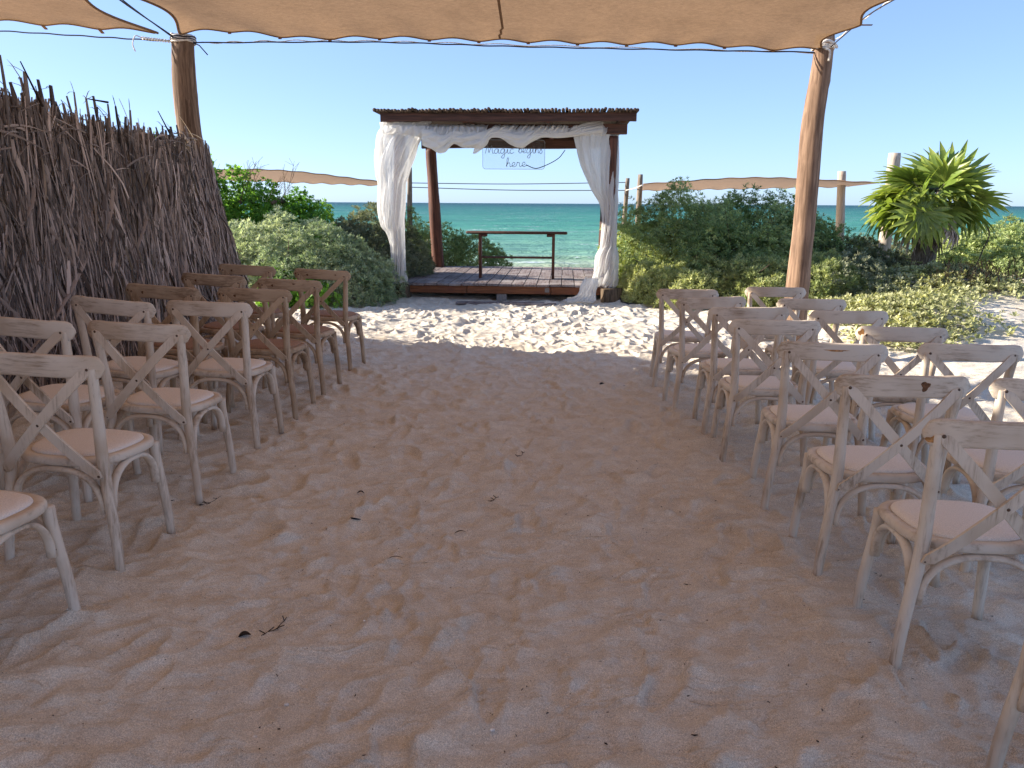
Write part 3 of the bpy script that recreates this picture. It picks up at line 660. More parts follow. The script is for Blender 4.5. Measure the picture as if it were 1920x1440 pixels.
# ------------------------------------------------------------------ DRAPES
def drape(name, rows, Yof, depth, label, nang=170, nring=150, amp=.13, twist=3.0, seedv=0, mt='voile', sheer_above=None, lobes=(5, 9, 17), post=None):
    rg = np.random.default_rng(seedv+50); ph = rg.uniform(0, 6.28, 12)
    rows = [tuple(r) for r in rows]
    arr = spline([(r[0], r[1], r[2], (r[3] if len(r) > 3 else depth)) for r in rows], nring)
    V = []
    for i, (v, ul, ur, dp) in enumerate(arr):
        pl_, pr_ = P(ul, v, Yof), P(ur, v, Yof); c = (pl_+pr_)/2; a = (pr_-pl_).length/2; t = i/(nring-1)
        for k in range(nang):
            f = 2*math.pi*k/nang; tw = twist*t
            fold = 0
            for j, lb in enumerate(lobes):
                s_ = math.sin(lb*f+tw*lb*.35+ph[j]+1.3*math.sin(2.2*t*6.28/2+ph[j+4]))
                fold += (abs(s_)**.6*2-1)*(1.0, .7, .35)[j]
            d = 1+amp*fold*.62-amp*.5
            V.append((c.x+a*d*math.cos(f), c.y+dp*d*math.sin(f), c.z+.015*math.sin(f*3+ph[8])))
    idx = np.arange(nring*nang).reshape(nring, nang); nx = np.roll(idx, -1, 1)
    F = np.stack([idx[:-1], nx[:-1], nx[1:], idx[1:]], -1).reshape(-1, 4)
    return link(name, npmesh(name, V, F, M[mt], smooth=True))
YD = 12.28
o = drape('curtain', [(229, 718, 804, .10), (240, 718, 796, .12), (252, 713, 789, .13), (272, 709, 780, .15), (300, 707, 772, .16), (325, 708, 764, .16), (345, 712, 758, .15), (362, 712, 757, .15), (385, 711, 757, .15), (410, 713, 756, .15), (425, 718, 756, .14), (436, 726, 757, .13), (460, 733, 758, .13), (490, 735, 759, .13), (512, 736, 760, .13), (522, 732, 762, .14), (529, 728, 760, .15)],
          YD, .14, '', seedv=1, amp=.26, mt='voile', twist=5)
tag(o, 'white voile curtain bulging out round the left front post of the gazebo', 'curtain', 'white voile drapes on the gazebo')
o = drape('curtain', [(238, 1076, 1156, .10), (255, 1080, 1156, .11), (280, 1086, 1156, .12), (310, 1094, 1156, .13), (340, 1106, 1156, .13), (360, 1114, 1156, .13), (380, 1126, 1157, .12), (405, 1130, 1156, .12), (435, 1129, 1155, .12), (460, 1127, 1154, .12), (468, 1124, 1155, .13), (480, 1119, 1157, .15), (500, 1117, 1157, .16), (518, 1114, 1157, .17), (532, 1112, 1156, .17), (538, 1116, 1153, .15)],
          YD-.02, .14, '', seedv=2, amp=.24, mt='voile', twist=6)
tag(o, 'white voile curtain swept to and wrapped round the right front post', 'curtain', 'white voile drapes on the gazebo')
o = drape('curtain_tail', [(522, 1098, 1120, .05), (532, 1091, 1120, .08), (545, 1087, 1117, .10), (554, 1084, 1116, .14), (560, 1074, 1116, .2), (563, 1062, 1112, .26), (564.5, 1066, 1108, .2)],
          YD-.33, .1, '', seedv=3, amp=.14, twist=1.2, nring=50, mt='voile')
tag(o, 'end of white voile trailing off the deck onto the sand at the right post', 'curtain', 'white voile drapes on the gazebo')

# swag along the front beam: a horizontal gathered roll with bands crossing the beam
def hswag(path, r_up, r_dep, seedv, amp=.34, nang=90, nr=200, lobes=(4, 7, 13), tw=9):
    rg = np.random.default_rng(seedv+90); ph = rg.uniform(0, 6.28, 9); c = spline(path, nr); V = []
    for i in range(nr):
        t = i/(nr-1); x, y, z, rr = c[i]
        for k in range(nang):
            f = 2*math.pi*k/nang; fo = 0
            for j, lb in enumerate(lobes): fo += (abs(math.sin(lb*f*.5*2/2+tw*t*lb*.3+ph[j]+1.1*math.sin(t*19+ph[j+3])))**.6*2-1)*(1, .7, .4)[j]
            d = rr*(1+amp*fo*.6)
            V.append((x, y+d*r_dep*math.cos(f), z+d*r_up*math.sin(f)))
    idx = np.arange(nr*nang).reshape(nr, nang); nx = np.roll(idx, -1, 1)
    F = np.stack([idx[:-1], nx[:-1], nx[1:], idx[1:]], -1).reshape(-1, 4); return np.array(V), F
def WX(u, v, y=12.16): p = P(u, v, y); return (p.x, p.y, p.z)
Vs = []; Fs = []; off = 0
path = []
for (u, v, rr) in ((792, 256, .10), (815, 263, .125), (832, 268, .11), (850, 258, .08), (868, 261, .09), (888, 262, .10), (904, 262, .10), (920, 250, .06), (940, 250, .065), (958, 256, .085), (978, 262, .10), (998, 254, .07), (1020, 250, .05), (1045, 250, .055), (1070, 248, .05), (1092, 243, .07), (1130, 240, .09)):
    x, y, z = WX(u, v); path.append((x, y, z, rr))
V, F = hswag(path, 1.0, .75, 1); Vs.append(V); Fs.append(F); off += len(V)
# bands across the face of the beam
def band(top0, top1, bot0, bot1, seedv, n=40, mm=26):
    global off
    rg = np.random.default_rng(seedv); ph = rg.uniform(0, 6.28, 4)
    a, b_, c, d = [np.array(WX(*q)) for q in (top0, top1, bot0, bot1)]; V = []
    for j in range(mm):
        t = j/(mm-1)
        for i in range(n):
            s = i/(n-1); p = (a*(1-s)+b_*s)*(1-t)+(c*(1-s)+d*s)*t
            fo = .026*(abs(math.sin(s*9+ph[0]+t*2))**.6*2-1)+.014*math.sin(s*33+ph[1]-t*3)
            p = p+np.array([0, -.045*math.sin(math.pi*t)**.7+fo-.01, 0])
            if t < .2: p = p+np.array([0, .10*(1-t/.2), 0])
            V.append(p)
    idx = np.arange(mm*n).reshape(mm, n)+off
    Vs.append(np.array(V)); Fs.append(np.stack([idx[:-1, :-1], idx[:-1, 1:], idx[1:, 1:], idx[1:, :-1]], -1).reshape(-1, 4)); off += len(V)
band((724, 232), (800, 232), (716, 250), (796, 258), 1); band((800, 232), (838, 232), (793, 262), (830, 268), 2); band((838, 232), (866, 232), (828, 266), (872, 262), 3)
band((864, 232), (916, 232), (872, 262), (906, 268), 4); band((930, 232), (975, 232), (905, 258), (955, 258), 5); band((978, 232), (1016, 232), (955, 258), (995, 266), 6)
band((1012, 232), (1040, 232), (995, 256), (1034, 254), 7); band((1040, 232), (1066, 232), (1018, 254), (1062, 252), 8); band((1078, 232), (1140, 232), (1064, 252), (1136, 254), 9)
# hanging points of cloth
for (path2, sd) in ((((906, 250, .10), (903, 268, .085), (897, 278, .06), (889, 288, .022)), 5), (((958, 250, .09), (970, 262, .10), (976, 270, .07), (979, 275, .03)), 6), (((816, 262, .12), (820, 275, .09), (824, 281, .05)), 7)):
    rows = []
    for (u, v, rr) in path2: rows.append((*WX(u, v), rr))
    c = spline(rows, 26); V = []; na = 40; rg = np.random.default_rng(sd); ph = rg.uniform(0, 6, 3)
    for i in range(26):
        for k in range(na):
            f = 6.2832*k/na; d = c[i][3]*(1+.12*math.sin(5*f+ph[0]+i*.1)+.08*math.sin(9*f+ph[1])); V.append((c[i][0]+d*math.cos(f), c[i][1]+d*.6*math.sin(f), c[i][2]))
    idx = np.arange(26*na).reshape(26, na)+off; nx = np.roll(idx, -1, 1)
    Vs.append(np.array(V)); Fs.append(np.stack([idx[:-1], nx[:-1], nx[1:], idx[1:]], -1).reshape(-1, 4)); off += len(V)
o = link('swag', npmesh('swag', np.vstack(Vs), np.vstack(Fs), M['voile'], smooth=True))
tag(o, 'white voile swag wrapped loosely along the front beam of the gazebo', 'curtain', 'white voile drapes on the gazebo')

# ------------------------------------------------------------------ SIGN
SY_ = 15.38
sg = empty('sign', P(963, 290, SY_)); SG = Vector(sg.location)
tag(sg, 'clear acrylic sign reading Magic begins here hanging under the gazebo beam', 'sign')
def px(u, v, dy=0): p = P(u, v, SY_)-SG; return Vector((p.x, dy, p.z))
c0, c1 = px(905, 262), px(1021, 317.5); rad = .055
out = []
for (cx, cz, a0) in ((c1.x-rad, c0.z-rad, 0), (c0.x+rad, c0.z-rad, 90), (c0.x+rad, c1.z+rad, 180), (c1.x-rad, c1.z+rad, 270)):
    for k in range(7): a = R(a0+k*15); out.append((cx+rad*math.cos(a), cz+rad*math.sin(a)))
n = len(out); b = MB(); b.add([(x, -.004, z) for x, z in out]+[(x, .004, z) for x, z in out], [tuple(range(n)), tuple(range(2*n-1, n-1, -1))]+[(i, i+n, (i+1) % n+n, (i+1) % n) for i in range(n)])
b.build('panel', M['acrylic'], sg, smooth=False)
b = MB(); b.tube([(x, 0, z) for x, z in out]+[(out[0][0], 0, out[0][1])], .005, 4); b.build('panel_edge', m_plain('panel_edge', (.45, .52, .6), .3, .5), sg)
GL = {
 'M': ([[(0, 0), (.18, .9), (.40, 1.75), (.52, 1.0), (.66, .2), (.9, 1.0), (1.14, 1.75), (1.22, .9), (1.34, .08), (1.55, .12)]], 1.55),
 'a': ([[(.78, .88), (.42, 1.0), (.08, .55), (.22, .03), (.58, .2), (.80, .92), (.80, .35), (.92, .02), (1.15, .22)]], 1.12),
 'g': ([[(.78, .88), (.42, 1.0), (.08, .55), (.22, .03), (.58, .2), (.80, .92), (.80, -.2), (.58, -.98), (.22, -.75), (.6, -.2), (1.15, .25)]], 1.12),
 'i': ([[(0, .25), (.20, .95), (.20, .3), (.36, .0), (.58, .22)], [(.24, 1.35), (.27, 1.42)]], .56),
 'c': ([[(.68, .82), (.40, 1.0), (.07, .55), (.22, .03), (.5, .05), (.78, .3)]], .9),
 'b': ([[(0, .25), (.30, 1.3), (.34, 1.95), (.16, 1.85), (.10, .9), (.16, .1), (.50, .05), (.66, .55), (.40, .9), (.2, .6)], [(.6, .3), (.85, .25)]], .82),
 'e': ([[(0, .2), (.44, .5), (.48, .88), (.26, .98), (.06, .5), (.26, .02), (.72, .25)]], .7),
 'n': ([[(0, .25), (.14, .95), (.14, .05), (.18, .6), (.46, .98), (.60, .6), (.62, .08), (.86, .22)]], .84),
 's': ([[(.0, .2), (.34, 1.02), (.40, .75), (.55, .35), (.34, .0), (.04, .12)]], .7),
 'h': ([[(0, .25), (.30, 1.3), (.34, 1.95), (.16, 1.85), (.10, .9), (.10, .0), (.16, .6), (.44, .95), (.56, .6), (.58, .08), (.82, .22)]], .8),
 'r': ([[(0, .25), (.14, 1.0), (.22, .86), (.46, .88), (.46, .3), (.60, .02), (.8, .25)]], .78),
 ' ': ([], .55)}
def write(txt, u0, u1, vb, xh, slope, name):
    W = sum(GL[c][1] for c in txt); p0 = px(u0, vb); p1 = px(u1, vb+slope); sx = (p1.x-p0.x)/W; x = 0; hgt = (px(0, 0)-px(0, xh)).z
    b = MB()
    for c in txt:
        for st in GL[c][0]:
            q = spline([(x+a, z) for a, z in st], max(6, len(st)*5))
            b.tube([(p0.x+a*sx, -.013, p0.z+z*hgt+(p1.z-p0.z)*a/W) for a, z in q], .0052, 5)
        x += GL[c][1]
    return b.build(name, M['neon_off'], sg)
write('Magic', 910, 965, 288, 9.5, 0, 'lettering'); write('begins', 972, 1018, 287, 10, 1, 'lettering')
write('here', 949, 987, 313.5, 9.5, -1, 'lettering')
b = MB(); b.tube(spline([px(986, 309, -.015), px(1000, 315, -.02), px(1010, 315, -.02), px(1030, 307, -.02), px(1048, 296, 0), px(1060, 281, .05)], 30), .008, 5); b.build('power_cable', M['cable'], sg)

# ------------------------------------------------------------------ CHAIRS
def rib(pts, wv, th, seg=8):
    pass
def chair_meshes(kind):
    X_, Z_, O_ = M[kind+'X'], M[kind+'Z'], M[kind+'O']; D = {}
    for s, key in ((-1, 'bl'), (1, 'br')):
        b = MB(); c = spline([(s*.236, -.205, -.03), (s*.222, -.198, .16), (s*.196, -.185, .36), (s*.190, -.185, .47), (s*.196, -.198, .62), (s*.207, -.222, .80), (s*.208, -.226, .84)], 22)
        rr = np.interp(np.linspace(0, 1, 22), [0, .3, .5, .8, 1], [.018, .0215, .023, .0195, .0175]); b.tube(c, rr, 10, flat=(1.0, 1.0)); D[key] = b.mesh('back_leg', Z_)
        b = MB(); c = spline([(s*.222, .195, -.03), (s*.212, .185, .15), (s*.196, .165, .34), (s*.192, .160, .428)], 12)
        b.tube(c, np.linspace(.018, .0225, 12), 10); D['f'+key[1]] = b.mesh('front_leg', Z_)
    def outline(sc, n=48, inset=0):
        o = []
        for k in range(n):
            a = 2*math.pi*k/n; ca, sa = math.cos(a), math.sin(a); e = 2/3.1
            y = math.copysign(abs(sa)**e, sa); x = math.copysign(abs(ca)**e, ca)
            hx = .205+.030*(y+1)/2; o.append(((hx-inset)*x*sc, (.205-inset)*y*sc+.005))
        return o
    def lathe(rings, name, m, dome=None):
        V = []; F = []; n = 48
        for (ins, z) in rings: V += [(x, y, z) for x, y in outline(1, n, ins)]
        for r_ in range(len(rings)-1):
            for k in range(n): F.append((r_*n+k, r_*n+(k+1) % n, (r_+1)*n+(k+1) % n, (r_+1)*n+k))
        V.append((0, .005, rings[-1][1])); t = len(V)-1; V.append((0, .005, rings[0][1])); q = len(V)-1; L_ = (len(rings)-1)*n
        for k in range(n): F.append((L_+k, L_+(k+1) % n, t)); F.append(((k+1) % n, k, q))
        b = MB(); b.add(V, F); return b.mesh(name, m)
    D['seat'] = lathe([(.03, .424), (.006, .424), (0, .430), (0, .447), (.004, .455), (.010, .4585), (.034, .4585), (.036, .452), (.06, .452)], 'seat_frame', O_)
    D['cushion'] = lathe([(.036, .453), (.034, .460), (.037, .467), (.046, .4725), (.07, .477), (.12, .480), (.17, .481)], 'cushion', M['cushion'] if kind == 'white' else M['cushion_brown'])
    # top rail
    b = MB(); V = []; n = 34; prof = [(-1, -.8), (-.8, -1), (.8, -1), (1, -.8), (1, .8), (.8, 1), (-.8, 1), (-1, .8)]; F = []
    for i in range(n):
        u = -1+2*i/(n-1); x = .252*u; y = -.252+.040*u*u
        e = max(0, (abs(u)-.84)/.16); hh = .043*math.sqrt(max(.02, 1-e*e))*(1+.06*(abs(u) > .6)); zc = .8435+.004*math.cos(u*2.2); th = .0115*(1-.35*e)
        sl = 2*.040*u/.252; nrm = Vector((-sl, 1, 0)).normalized()
        for a, c in prof: V.append((x+nrm.x*a*th, y+nrm.y*a*th, zc+c*hh))
    for i in range(n-1):
        for k in range(8): F.append((i*8+k, i*8+(k+1) % 8, i*8+8+(k+1) % 8, i*8+8+k))
    F.append(tuple(range(7, -1, -1))); F.append(tuple((n-1)*8+k for k in range(8))); b.add(V, F); D['rail'] = b.mesh('top_rail', X_)
    # crossing slats
    for s, key, yo in ((1, 's1', -.012), (-1, 's2', -.0005)):
        A = Vector((s*.206, -.2375, .842)); B = Vector((-s*.197, -.212, .392)); V = []; F = []; n = 26
        for i in range(n):
            t = i/(n-1); p = A.lerp(B, t); bul = math.sin(math.pi*t)
            p.y += -.030*bul+yo*min(1, bul*2.2); d = (B-A).normalized(); sd = d.cross(Vector((0, 1, 0))).normalized()
            e = max(0, 1-t/.035, 1-(1-t)/.035); hw = .0192*math.sqrt(max(.06, 1-e*e)); 
            for a, c in ((-1, -1), (1, -1), (1, 1), (-1, 1)):
                V.append(p+sd*a*hw+Vector((0, c*.0055, 0)))
        for i in range(n-1):
            for k in range(4): F.append((i*4+k, i*4+(k+1) % 4, i*4+4+(k+1) % 4, i*4+4+k))
        F.append((3, 2, 1, 0)); F.append(tuple((n-1)*4+k for k in range(4))); b = MB(); b.add(V, F); D[key] = b.mesh('cross_slat', Z_, smooth=False)
    # bent braces
    def arch(p0, p1, top, z0, name):
        pts = []; 
        for i in range(25):
            a = math.pi*i/24; c = math.cos(a); s = math.sin(a)
            x = (1-c)/2; sh = math.copysign(abs(c)**.8, c); x = (1-sh)/2
            q = Vector(p0).lerp(Vector(p1), x); q.z = z0+(top-z0)*s**.82; pts.append(q)
        b = MB(); d = (Vector(p1)-Vector(p0)).normalized(); b.tube(pts, .0145, 8, flat=(1.25, .8), up=(d.x, d.y, 0)); return b.mesh(name, O_)
    D['a1'] = arch((-.182, -.192, 0), (.182, -.192, 0), .412, .235, 'bent_brace')
    D['a2'] = arch((-.178, .163, 0), (.178, .163, 0), .412, .26, 'bent_brace')
    D['a3'] = arch((-.200, -.162, 0), (-.200, .140, 0), .414, .25, 'bent_brace')
    D['a4'] = arch((.200, -.162, 0), (.200, .140, 0), .414, .25, 'bent_brace')
    def bolt(c, n=(0, -1, 0), r=.0075):
        b = MB(); c = Vector(c); n = Vector(n); b.tube([c-n*.004, c, c+n*.002, c+n*.0035], [r, r, r*.8, r*.3], 8); return b.mesh('bolt', M['bolt'])
    D['b1'] = bolt((-.200, -.243, .836)); D['b2'] = bolt((.200, -.243, .836)); D['b3'] = bolt((-.190, -.218, .402)); D['b4'] = bolt((.190, -.218, .402)); D['b5'] = bolt((0.004, -.270, .612))
    D['b6'] = bolt((-.212, .145, .275), (-1, 0, 0), .006); D['b7'] = bolt((.212, .145, .275), (1, 0, 0), .006)
    return D
NAMES = {'bl': 'back_leg', 'br': 'back_leg', 'fl': 'front_leg', 'fr': 'front_leg', 'seat': 'seat_frame', 'cushion': 'cushion', 'rail': 'top_rail', 's1': 'cross_slat', 's2': 'cross_slat'}
CM = {k: chair_meshes(k) for k in ('white', 'brown')}
def make_chair(kind, tilt=0):
    root = empty('cross_back_chair')
    for k, me in CM[kind].items():
        nm = NAMES.get(k, 'bent_brace' if k[0] == 'a' else 'bolt'); link(nm, me, root)
    return root
proto = {k: make_chair(k) for k in ('white', 'brown')}; used = {'white': False, 'brown': False}
M['knot_dark'] = m_plain('dark_knot', (.14, .065, .03), .7, .2, nscale=90, var=.4); M['knot_orange'] = m_plain('orange_knot', (.42, .20, .07), .7, .2, nscale=90, var=.35)
def copy_chair(o):
    c = o.copy(); COL.objects.link(c)
    for ch in o.children: d = ch.copy(); COL.objects.link(d); d.parent = c
    return c
ORD = ['first', 'second', 'third', 'fourth', 'fifth', 'sixth', 'seventh', 'eighth']
# x, y of the seat centre, turn (deg), tilt (deg), kind, label, group
RG, LG = 'whitewashed cross-back chairs right of the aisle', 'cross-back chairs left of the aisle'
W_ = 'whitewashed cross-back chair '
CH = [
 (1.55, 1.62, -3, 0, 'white', W_+'at the bottom right corner, only its front leg in the photo', RG),
 (1.57, 2.53, -4, .3, 'white', W_+'nearest on the right of the aisle, orange knot at the rail end', RG),
 (1.555, 3.19, -3, .1, 'white', W_+'with a dark brown knot in its rail, right of the aisle', RG),
 (1.575, 3.92, -6, .8, 'white', W_+'third from the camera in the right aisle column', RG),
 (1.54, 4.65, -4, 0, 'white', W_+'fourth from the camera in the right aisle column', RG),
 (1.56, 5.23, -2, -.5, 'white', W_+'fifth from the camera in the right aisle column', RG),
 (1.48, 5.90, 2, -1.2, 'white', W_+'sixth in the right aisle column, last but one before the gazebo', RG),
 (1.51, 6.80, -5, .2, 'white', W_+'closest to the gazebo in the right aisle column', RG),
 (2.24, 3.28, -4, .3, 'white', W_+'cut by the right edge of the photo, behind the knotted rail chair', RG),
 (2.39, 4.14, -5, .3, 'white', W_+'in the outer right column, its rail touching the right photo edge', RG),
 (2.30, 4.69, -5, .4, 'white', W_+'in the outer right column, third from the camera', RG),
 (2.285, 5.38, -3, -.3, 'white', W_+'in the outer right column, fourth from the camera', RG),
 (2.31, 6.12, -4, .2, 'white', W_+'in the outer right column just in front of the log pole', RG),
 (2.33, 7.00, -5, .2, 'white', W_+'in the outer right column, farthest of that column', RG),
 (-1.83, 2.36, -8, .8, 'white', W_+'cut by the left photo edge, showing only seat and front legs', LG),
 (-1.81, 3.11, -7, 1.4, 'white', W_+'nearest on the left of the aisle with its whole seat in view', LG),
 (-1.80, 3.89, -7, 1.4, 'white', W_+'second full chair in the left aisle column', LG),
 (-1.78, 4.73, -6, 1.1, 'white', W_+'in the left aisle column, right in front of the first brown chair', LG),
 (-1.75, 5.46, -6, 1.1, 'brown', 'brown cross-back chair in the left aisle column with knots in its rail', LG),
 (-1.71, 6.16, -8, 1.7, 'brown', 'brown cross-back chair, middle of the three brown ones beside the aisle', LG),
 (-1.68, 7.07, -9, 2.0, 'brown', 'honey brown cross-back chair closest to the gazebo on the left aisle side', LG),
 (-2.62, 2.98, -9, 2.2, 'white', W_+'at the far left edge, only a sliver of its seat showing', LG),
 (-2.29, 3.80, -10, 2.6, 'white', W_+'by the palm leaf fence, its rail cut by the left edge', LG),
 (-2.27, 4.55, -10, 3.6, 'white', W_+'by the fence, farthest white one of the fence column', LG),
 (-2.29, 5.25, -9, 3.0, 'brown', 'brown cross-back chair by the fence, nearest of three brown ones there', LG),
 (-2.26, 6.05, -9, 2.4, 'brown', 'brown cross-back chair by the fence, middle of the three brown ones there', LG),
 (-2.29, 6.91, -9, 2.0, 'brown', 'honey brown cross-back chair at the end of the fence, farthest in its column', LG)]
KNOTS = {CH[1][5]: ((-.222, .822, .022, .014, 'knot_orange'),), CH[2][5]: ((.068, .852, .016, .020, 'knot_dark'),), CH[3][5]: ((.005, .856, .05, .0045, 'knot_orange'),), CH[18][5]: ((-.118, .838, .009, .009, 'knot_dark'), (-.232, .842, .006, .008, 'knot_dark')),
 CH[19][5]: ((.05, .858, .012, .005, 'knot_dark'),), CH[20][5]: ((.13, .850, .006, .006, 'knot_dark'),), CH[10][5]: ((-.225, .85, .016, .02, 'knot_orange'),)}
for (x, y, a, t, kind, lab, grp) in CH:
    if not used[kind]: o = proto[kind]; used[kind] = True
    else: o = copy_chair(proto[kind])
    sc_ = 1.04 if x > 0 else 1.05
    o.location = (x, y, gzf(x, y)-.018); o.rotation_euler = (R(random.uniform(-.4, .4)), R(t), R(a)); o.scale = (sc_, 1.0, 1.0)
    tag(o, lab, 'chair', grp)
    for (u0, z0, ru, rz, kk) in KNOTS.get(lab, ()):
        b = MB(); n = 16; V = []
        for k in range(n+1):
            a = 2*math.pi*k/n; r_ = 0 if k == n else 1+.25*math.sin(3*a+u0*9)+.12*math.sin(5*a); x_ = u0+ru*r_*math.cos(a); V.append((x_, -.252+.040*(x_/.252)**2-.0122-(.0006 if k == n else 0), z0+rz*r_*math.sin(a)))
        b.add(V, [(k, (k+1) % n, n) for k in range(n)]); b.build('wood_knot', M[kk], o)

# ------------------------------------------------------------------ FOLIAGE
def leaf_template(nl, ln, wd, spread, curl, rg, cup=.0):
    """a clump of nl leaves round +Z; each leaf a bent quad pair -> verts (nl*6), faces quads (nl*2)"""
    V = []; F = []
    for i in range(nl):
        a = 2*math.pi*i/nl*1.0+rg.uniform(-.3, .3)+(.5 if i % 2 else 0); el = rg.uniform(*spread); l = ln*rg.uniform(.75, 1.15); wv = wd*rg.uniform(.8, 1.15)
        d = np.array([math.cos(a)*math.cos(el), math.sin(a)*math.cos(el), math.sin(el)]); sd = np.array([-math.sin(a), math.cos(a), 0]); up = np.cross(d, sd)
        o = len(V); m_ = rg.uniform(.5, .68); V += [d*l*.06, d*l*m_+sd*wv*.58+up*(curl+cup)*l*.3, d*l-up*curl*l*.4, d*l*m_-sd*wv*.58+up*(curl-cup)*l*.3]
        F += [(o, o+1, o+2, o), (o, o+2, o+3, o)]
    return np.array(V), F
def scatter(name, pts, nrm, tmpl, scale, m, parent, rg, tintbase=None, kind=None):
    """copies clump templates to the points, all in one mesh of triangles"""
    n = len(pts); V0s = [t[0] for t in tmpl]
    tris = []
    for f in tmpl[0][1]:
        if f[0] == f[3]: tris.append((f[0], f[1], f[2]))
        else: tris += [(f[0], f[1], f[2]), (f[0], f[2], f[3])]
    T = np.array(tris); nv = len(V0s[0]); which = rg.integers(0, len(tmpl), n); V0 = np.array(V0s)[which]
    z = nrm/np.linalg.norm(nrm, axis=1, keepdims=True); r_ = rg.normal(size=(n, 3)); x = np.cross(r_, z); x /= np.linalg.norm(x, axis=1, keepdims=True); y = np.cross(z, x)
    s = (scale*rg.uniform(.7, 1.25, n))[:, None, None]
    V = pts[:, None]+s*(V0[..., 0:1]*x[:, None]+V0[..., 1:2]*y[:, None]+V0[..., 2:3]*z[:, None])
    F = (T[None]+(np.arange(n)*nv)[:, None, None]).reshape(-1, 3)
    t1 = rg.beta(1.6, 2.2, n) if tintbase is None else np.clip(tintbase+rg.normal(0, .18, n), 0, 1)
    t2 = rg.random(n); k = len(T)
    tint = np.stack([np.clip(np.repeat(t1, k)+rg.normal(0, .06, n*k), 0, 1), np.clip(np.repeat(t2, k)+rg.normal(0, .1, n*k), 0, 1)], -1)
    o = link(name, npmesh(name, V.reshape(-1, 3), F, m, tint=tint), parent)
    if kind: o['kind'] = kind
    return o
def bush(name, label, blobs, m, nclump, size, group='bushes growing round the gazebo', nl=11, wd=.16, spread=(.15, 1.2), seedv=0, lump=.22, stems=14, up=.5, inner=.35, cat='bush', flowers=0):
    """blobs: (x, y, rx, ry, h) half ellipsoids standing on the ground"""
    rg = np.random.default_rng(100+seedv); x0 = np.mean([q[0] for q in blobs]); y0 = np.mean([q[1] for q in blobs]); e = empty(name, (x0, y0, gzf(x0, y0)))
    tag(e, label, cat, group); E = np.array([x0, y0, gzf(x0, y0)])
    ar = np.array([q[2]*q[3]+.7*(q[2]+q[3])*q[4] for q in blobs]); ar /= ar.sum(); pts = []; nr = []
    for bi, (bx, by, rx, ry, h) in enumerate(blobs):
        n = int(nclump*ar[bi])
        d = rg.normal(size=(n*2, 3)); d[:, 2] = np.abs(d[:, 2])*.9-.12; d /= np.linalg.norm(d, axis=1, keepdims=True); d = d[:n]
        rad = np.where(rg.random(n) < inner, rg.uniform(.55, .93, n), rg.uniform(.93, 1.05, n))
        rad = rad*(1+lump*.5*noise3(d[:, 0]+bx, d[:, 1]+by, d[:, 2], 3.6, o=seedv)+lump*.5*noise3(d[:, 0]-bx, d[:, 1], d[:, 2]+by, 8, o=seedv+5))
        p = np.stack([bx+d[:, 0]*rx*rad, by+d[:, 1]*ry*rad, d[:, 2]*h*rad], -1); p[:, 2] += gz(bx, by)
        nn = d/np.array([rx, ry, h])**1.0; nn /= np.linalg.norm(nn, axis=1, keepdims=True); nn[:, 2] += up; nn += rg.normal(0, .35, nn.shape)
        # drop clumps that sit deep inside a neighbouring blob
        keep = np.ones(n, bool)
        for bj, (cx, cy, sx, sy, sh) in enumerate(blobs):
            if bj != bi: keep &= (((p[:, 0]-cx)/sx)**2+((p[:, 1]-cy)/sy)**2+((p[:, 2]-gz(cx, cy))/sh)**2) > .50
        keep &= p[:, 2] > gz(p[:, 0], p[:, 1])-.02
        pts.append(p[keep]); nr.append(nn[keep])
    pts = np.vstack(pts)-E; nr = np.vstack(nr)
    tm = [leaf_template(nl, 1, wd, spread, .12, rg) for _ in range(5)]
    tb = np.clip(.40+.28*noise3(pts[:, 0], pts[:, 1], pts[:, 2], 2.6, o=seedv+3), 0, 1)
    scatter('foliage', pts, nr, tm, size, m, e, rg, tb)
    if flowers:
        k = rg.choice(len(pts), flowers, replace=False); tf = [leaf_template(6, .5, .5, (.1, .5), .1, rg)]
        scatter('flowers', pts[k]+nr[k]*.02, nr[k], tf, size*1.0, M['flower'], e, rg, kind='stuff')
    # stems fanning up from the base to the clumps
    b = MB()
    for i in range(stems):
        k = rg.integers(0, len(pts)); q = pts[k]*(1.0 if i % 3 else 1.0)+nr[k]*(.06 if i % 2 else -.02); bx, by = blobs[rg.integers(0, len(blobs))][:2]
        s0 = Vector((bx-E[0]+rg.normal(0, .12), by-E[1]+rg.normal(0, .12), gzf(bx, by)-E[2]-.05)); q = Vector(q); md = s0.lerp(q, .5)+Vector((rg.normal(0, .06), rg.normal(0, .06), -.05*0+rg.normal(0, .05)))
        b.tube(spline([s0, md, q], 9), np.linspace(.02, .005, 9), 5)
    b.build('stems', M['twig'], e)['kind'] = 'stuff'
    return e

# left side
bush('green_shrub', 'bright green leafy shrub behind the end of the palm leaf fence', [(-4.7, 13.6, 1.0, .9, 1.60), (-4.0, 13.9, .9, .8, 1.36), (-3.45, 13.5, .6, .6, 1.12), (-5.4, 13.0, .8, .8, 1.95)], M['leaf_green'], 21000, .060, nl=8, wd=.42, spread=(.1, 1.1), seedv=1, lump=.28, stems=22)
bush('sea_lavender_bush', 'silvery green sea lavender bush behind the brown chairs', [(-3.35, 12.0, 1.05, .85, 1.12), (-2.65, 11.75, .75, .65, .72), (-4.1, 12.2, .8, .8, .95), (-2.45, 12.1, .62, .5, .80)], M['leaf_silver'], 15000, .062, nl=10, wd=.17, seedv=2, lump=.22, stems=26)
bush('grey_green_bush', 'rounded dark grey-green bush just left of the gazebo', [(-2.5, 13.7, .75, .7, 1.30), (-2.0, 13.9, .55, .6, .95), (-3.0, 13.8, .55, .6, 1.05)], M['leaf_scrub'], 7500, .065, nl=12, wd=.17, seedv=3, lump=.2, stems=24)
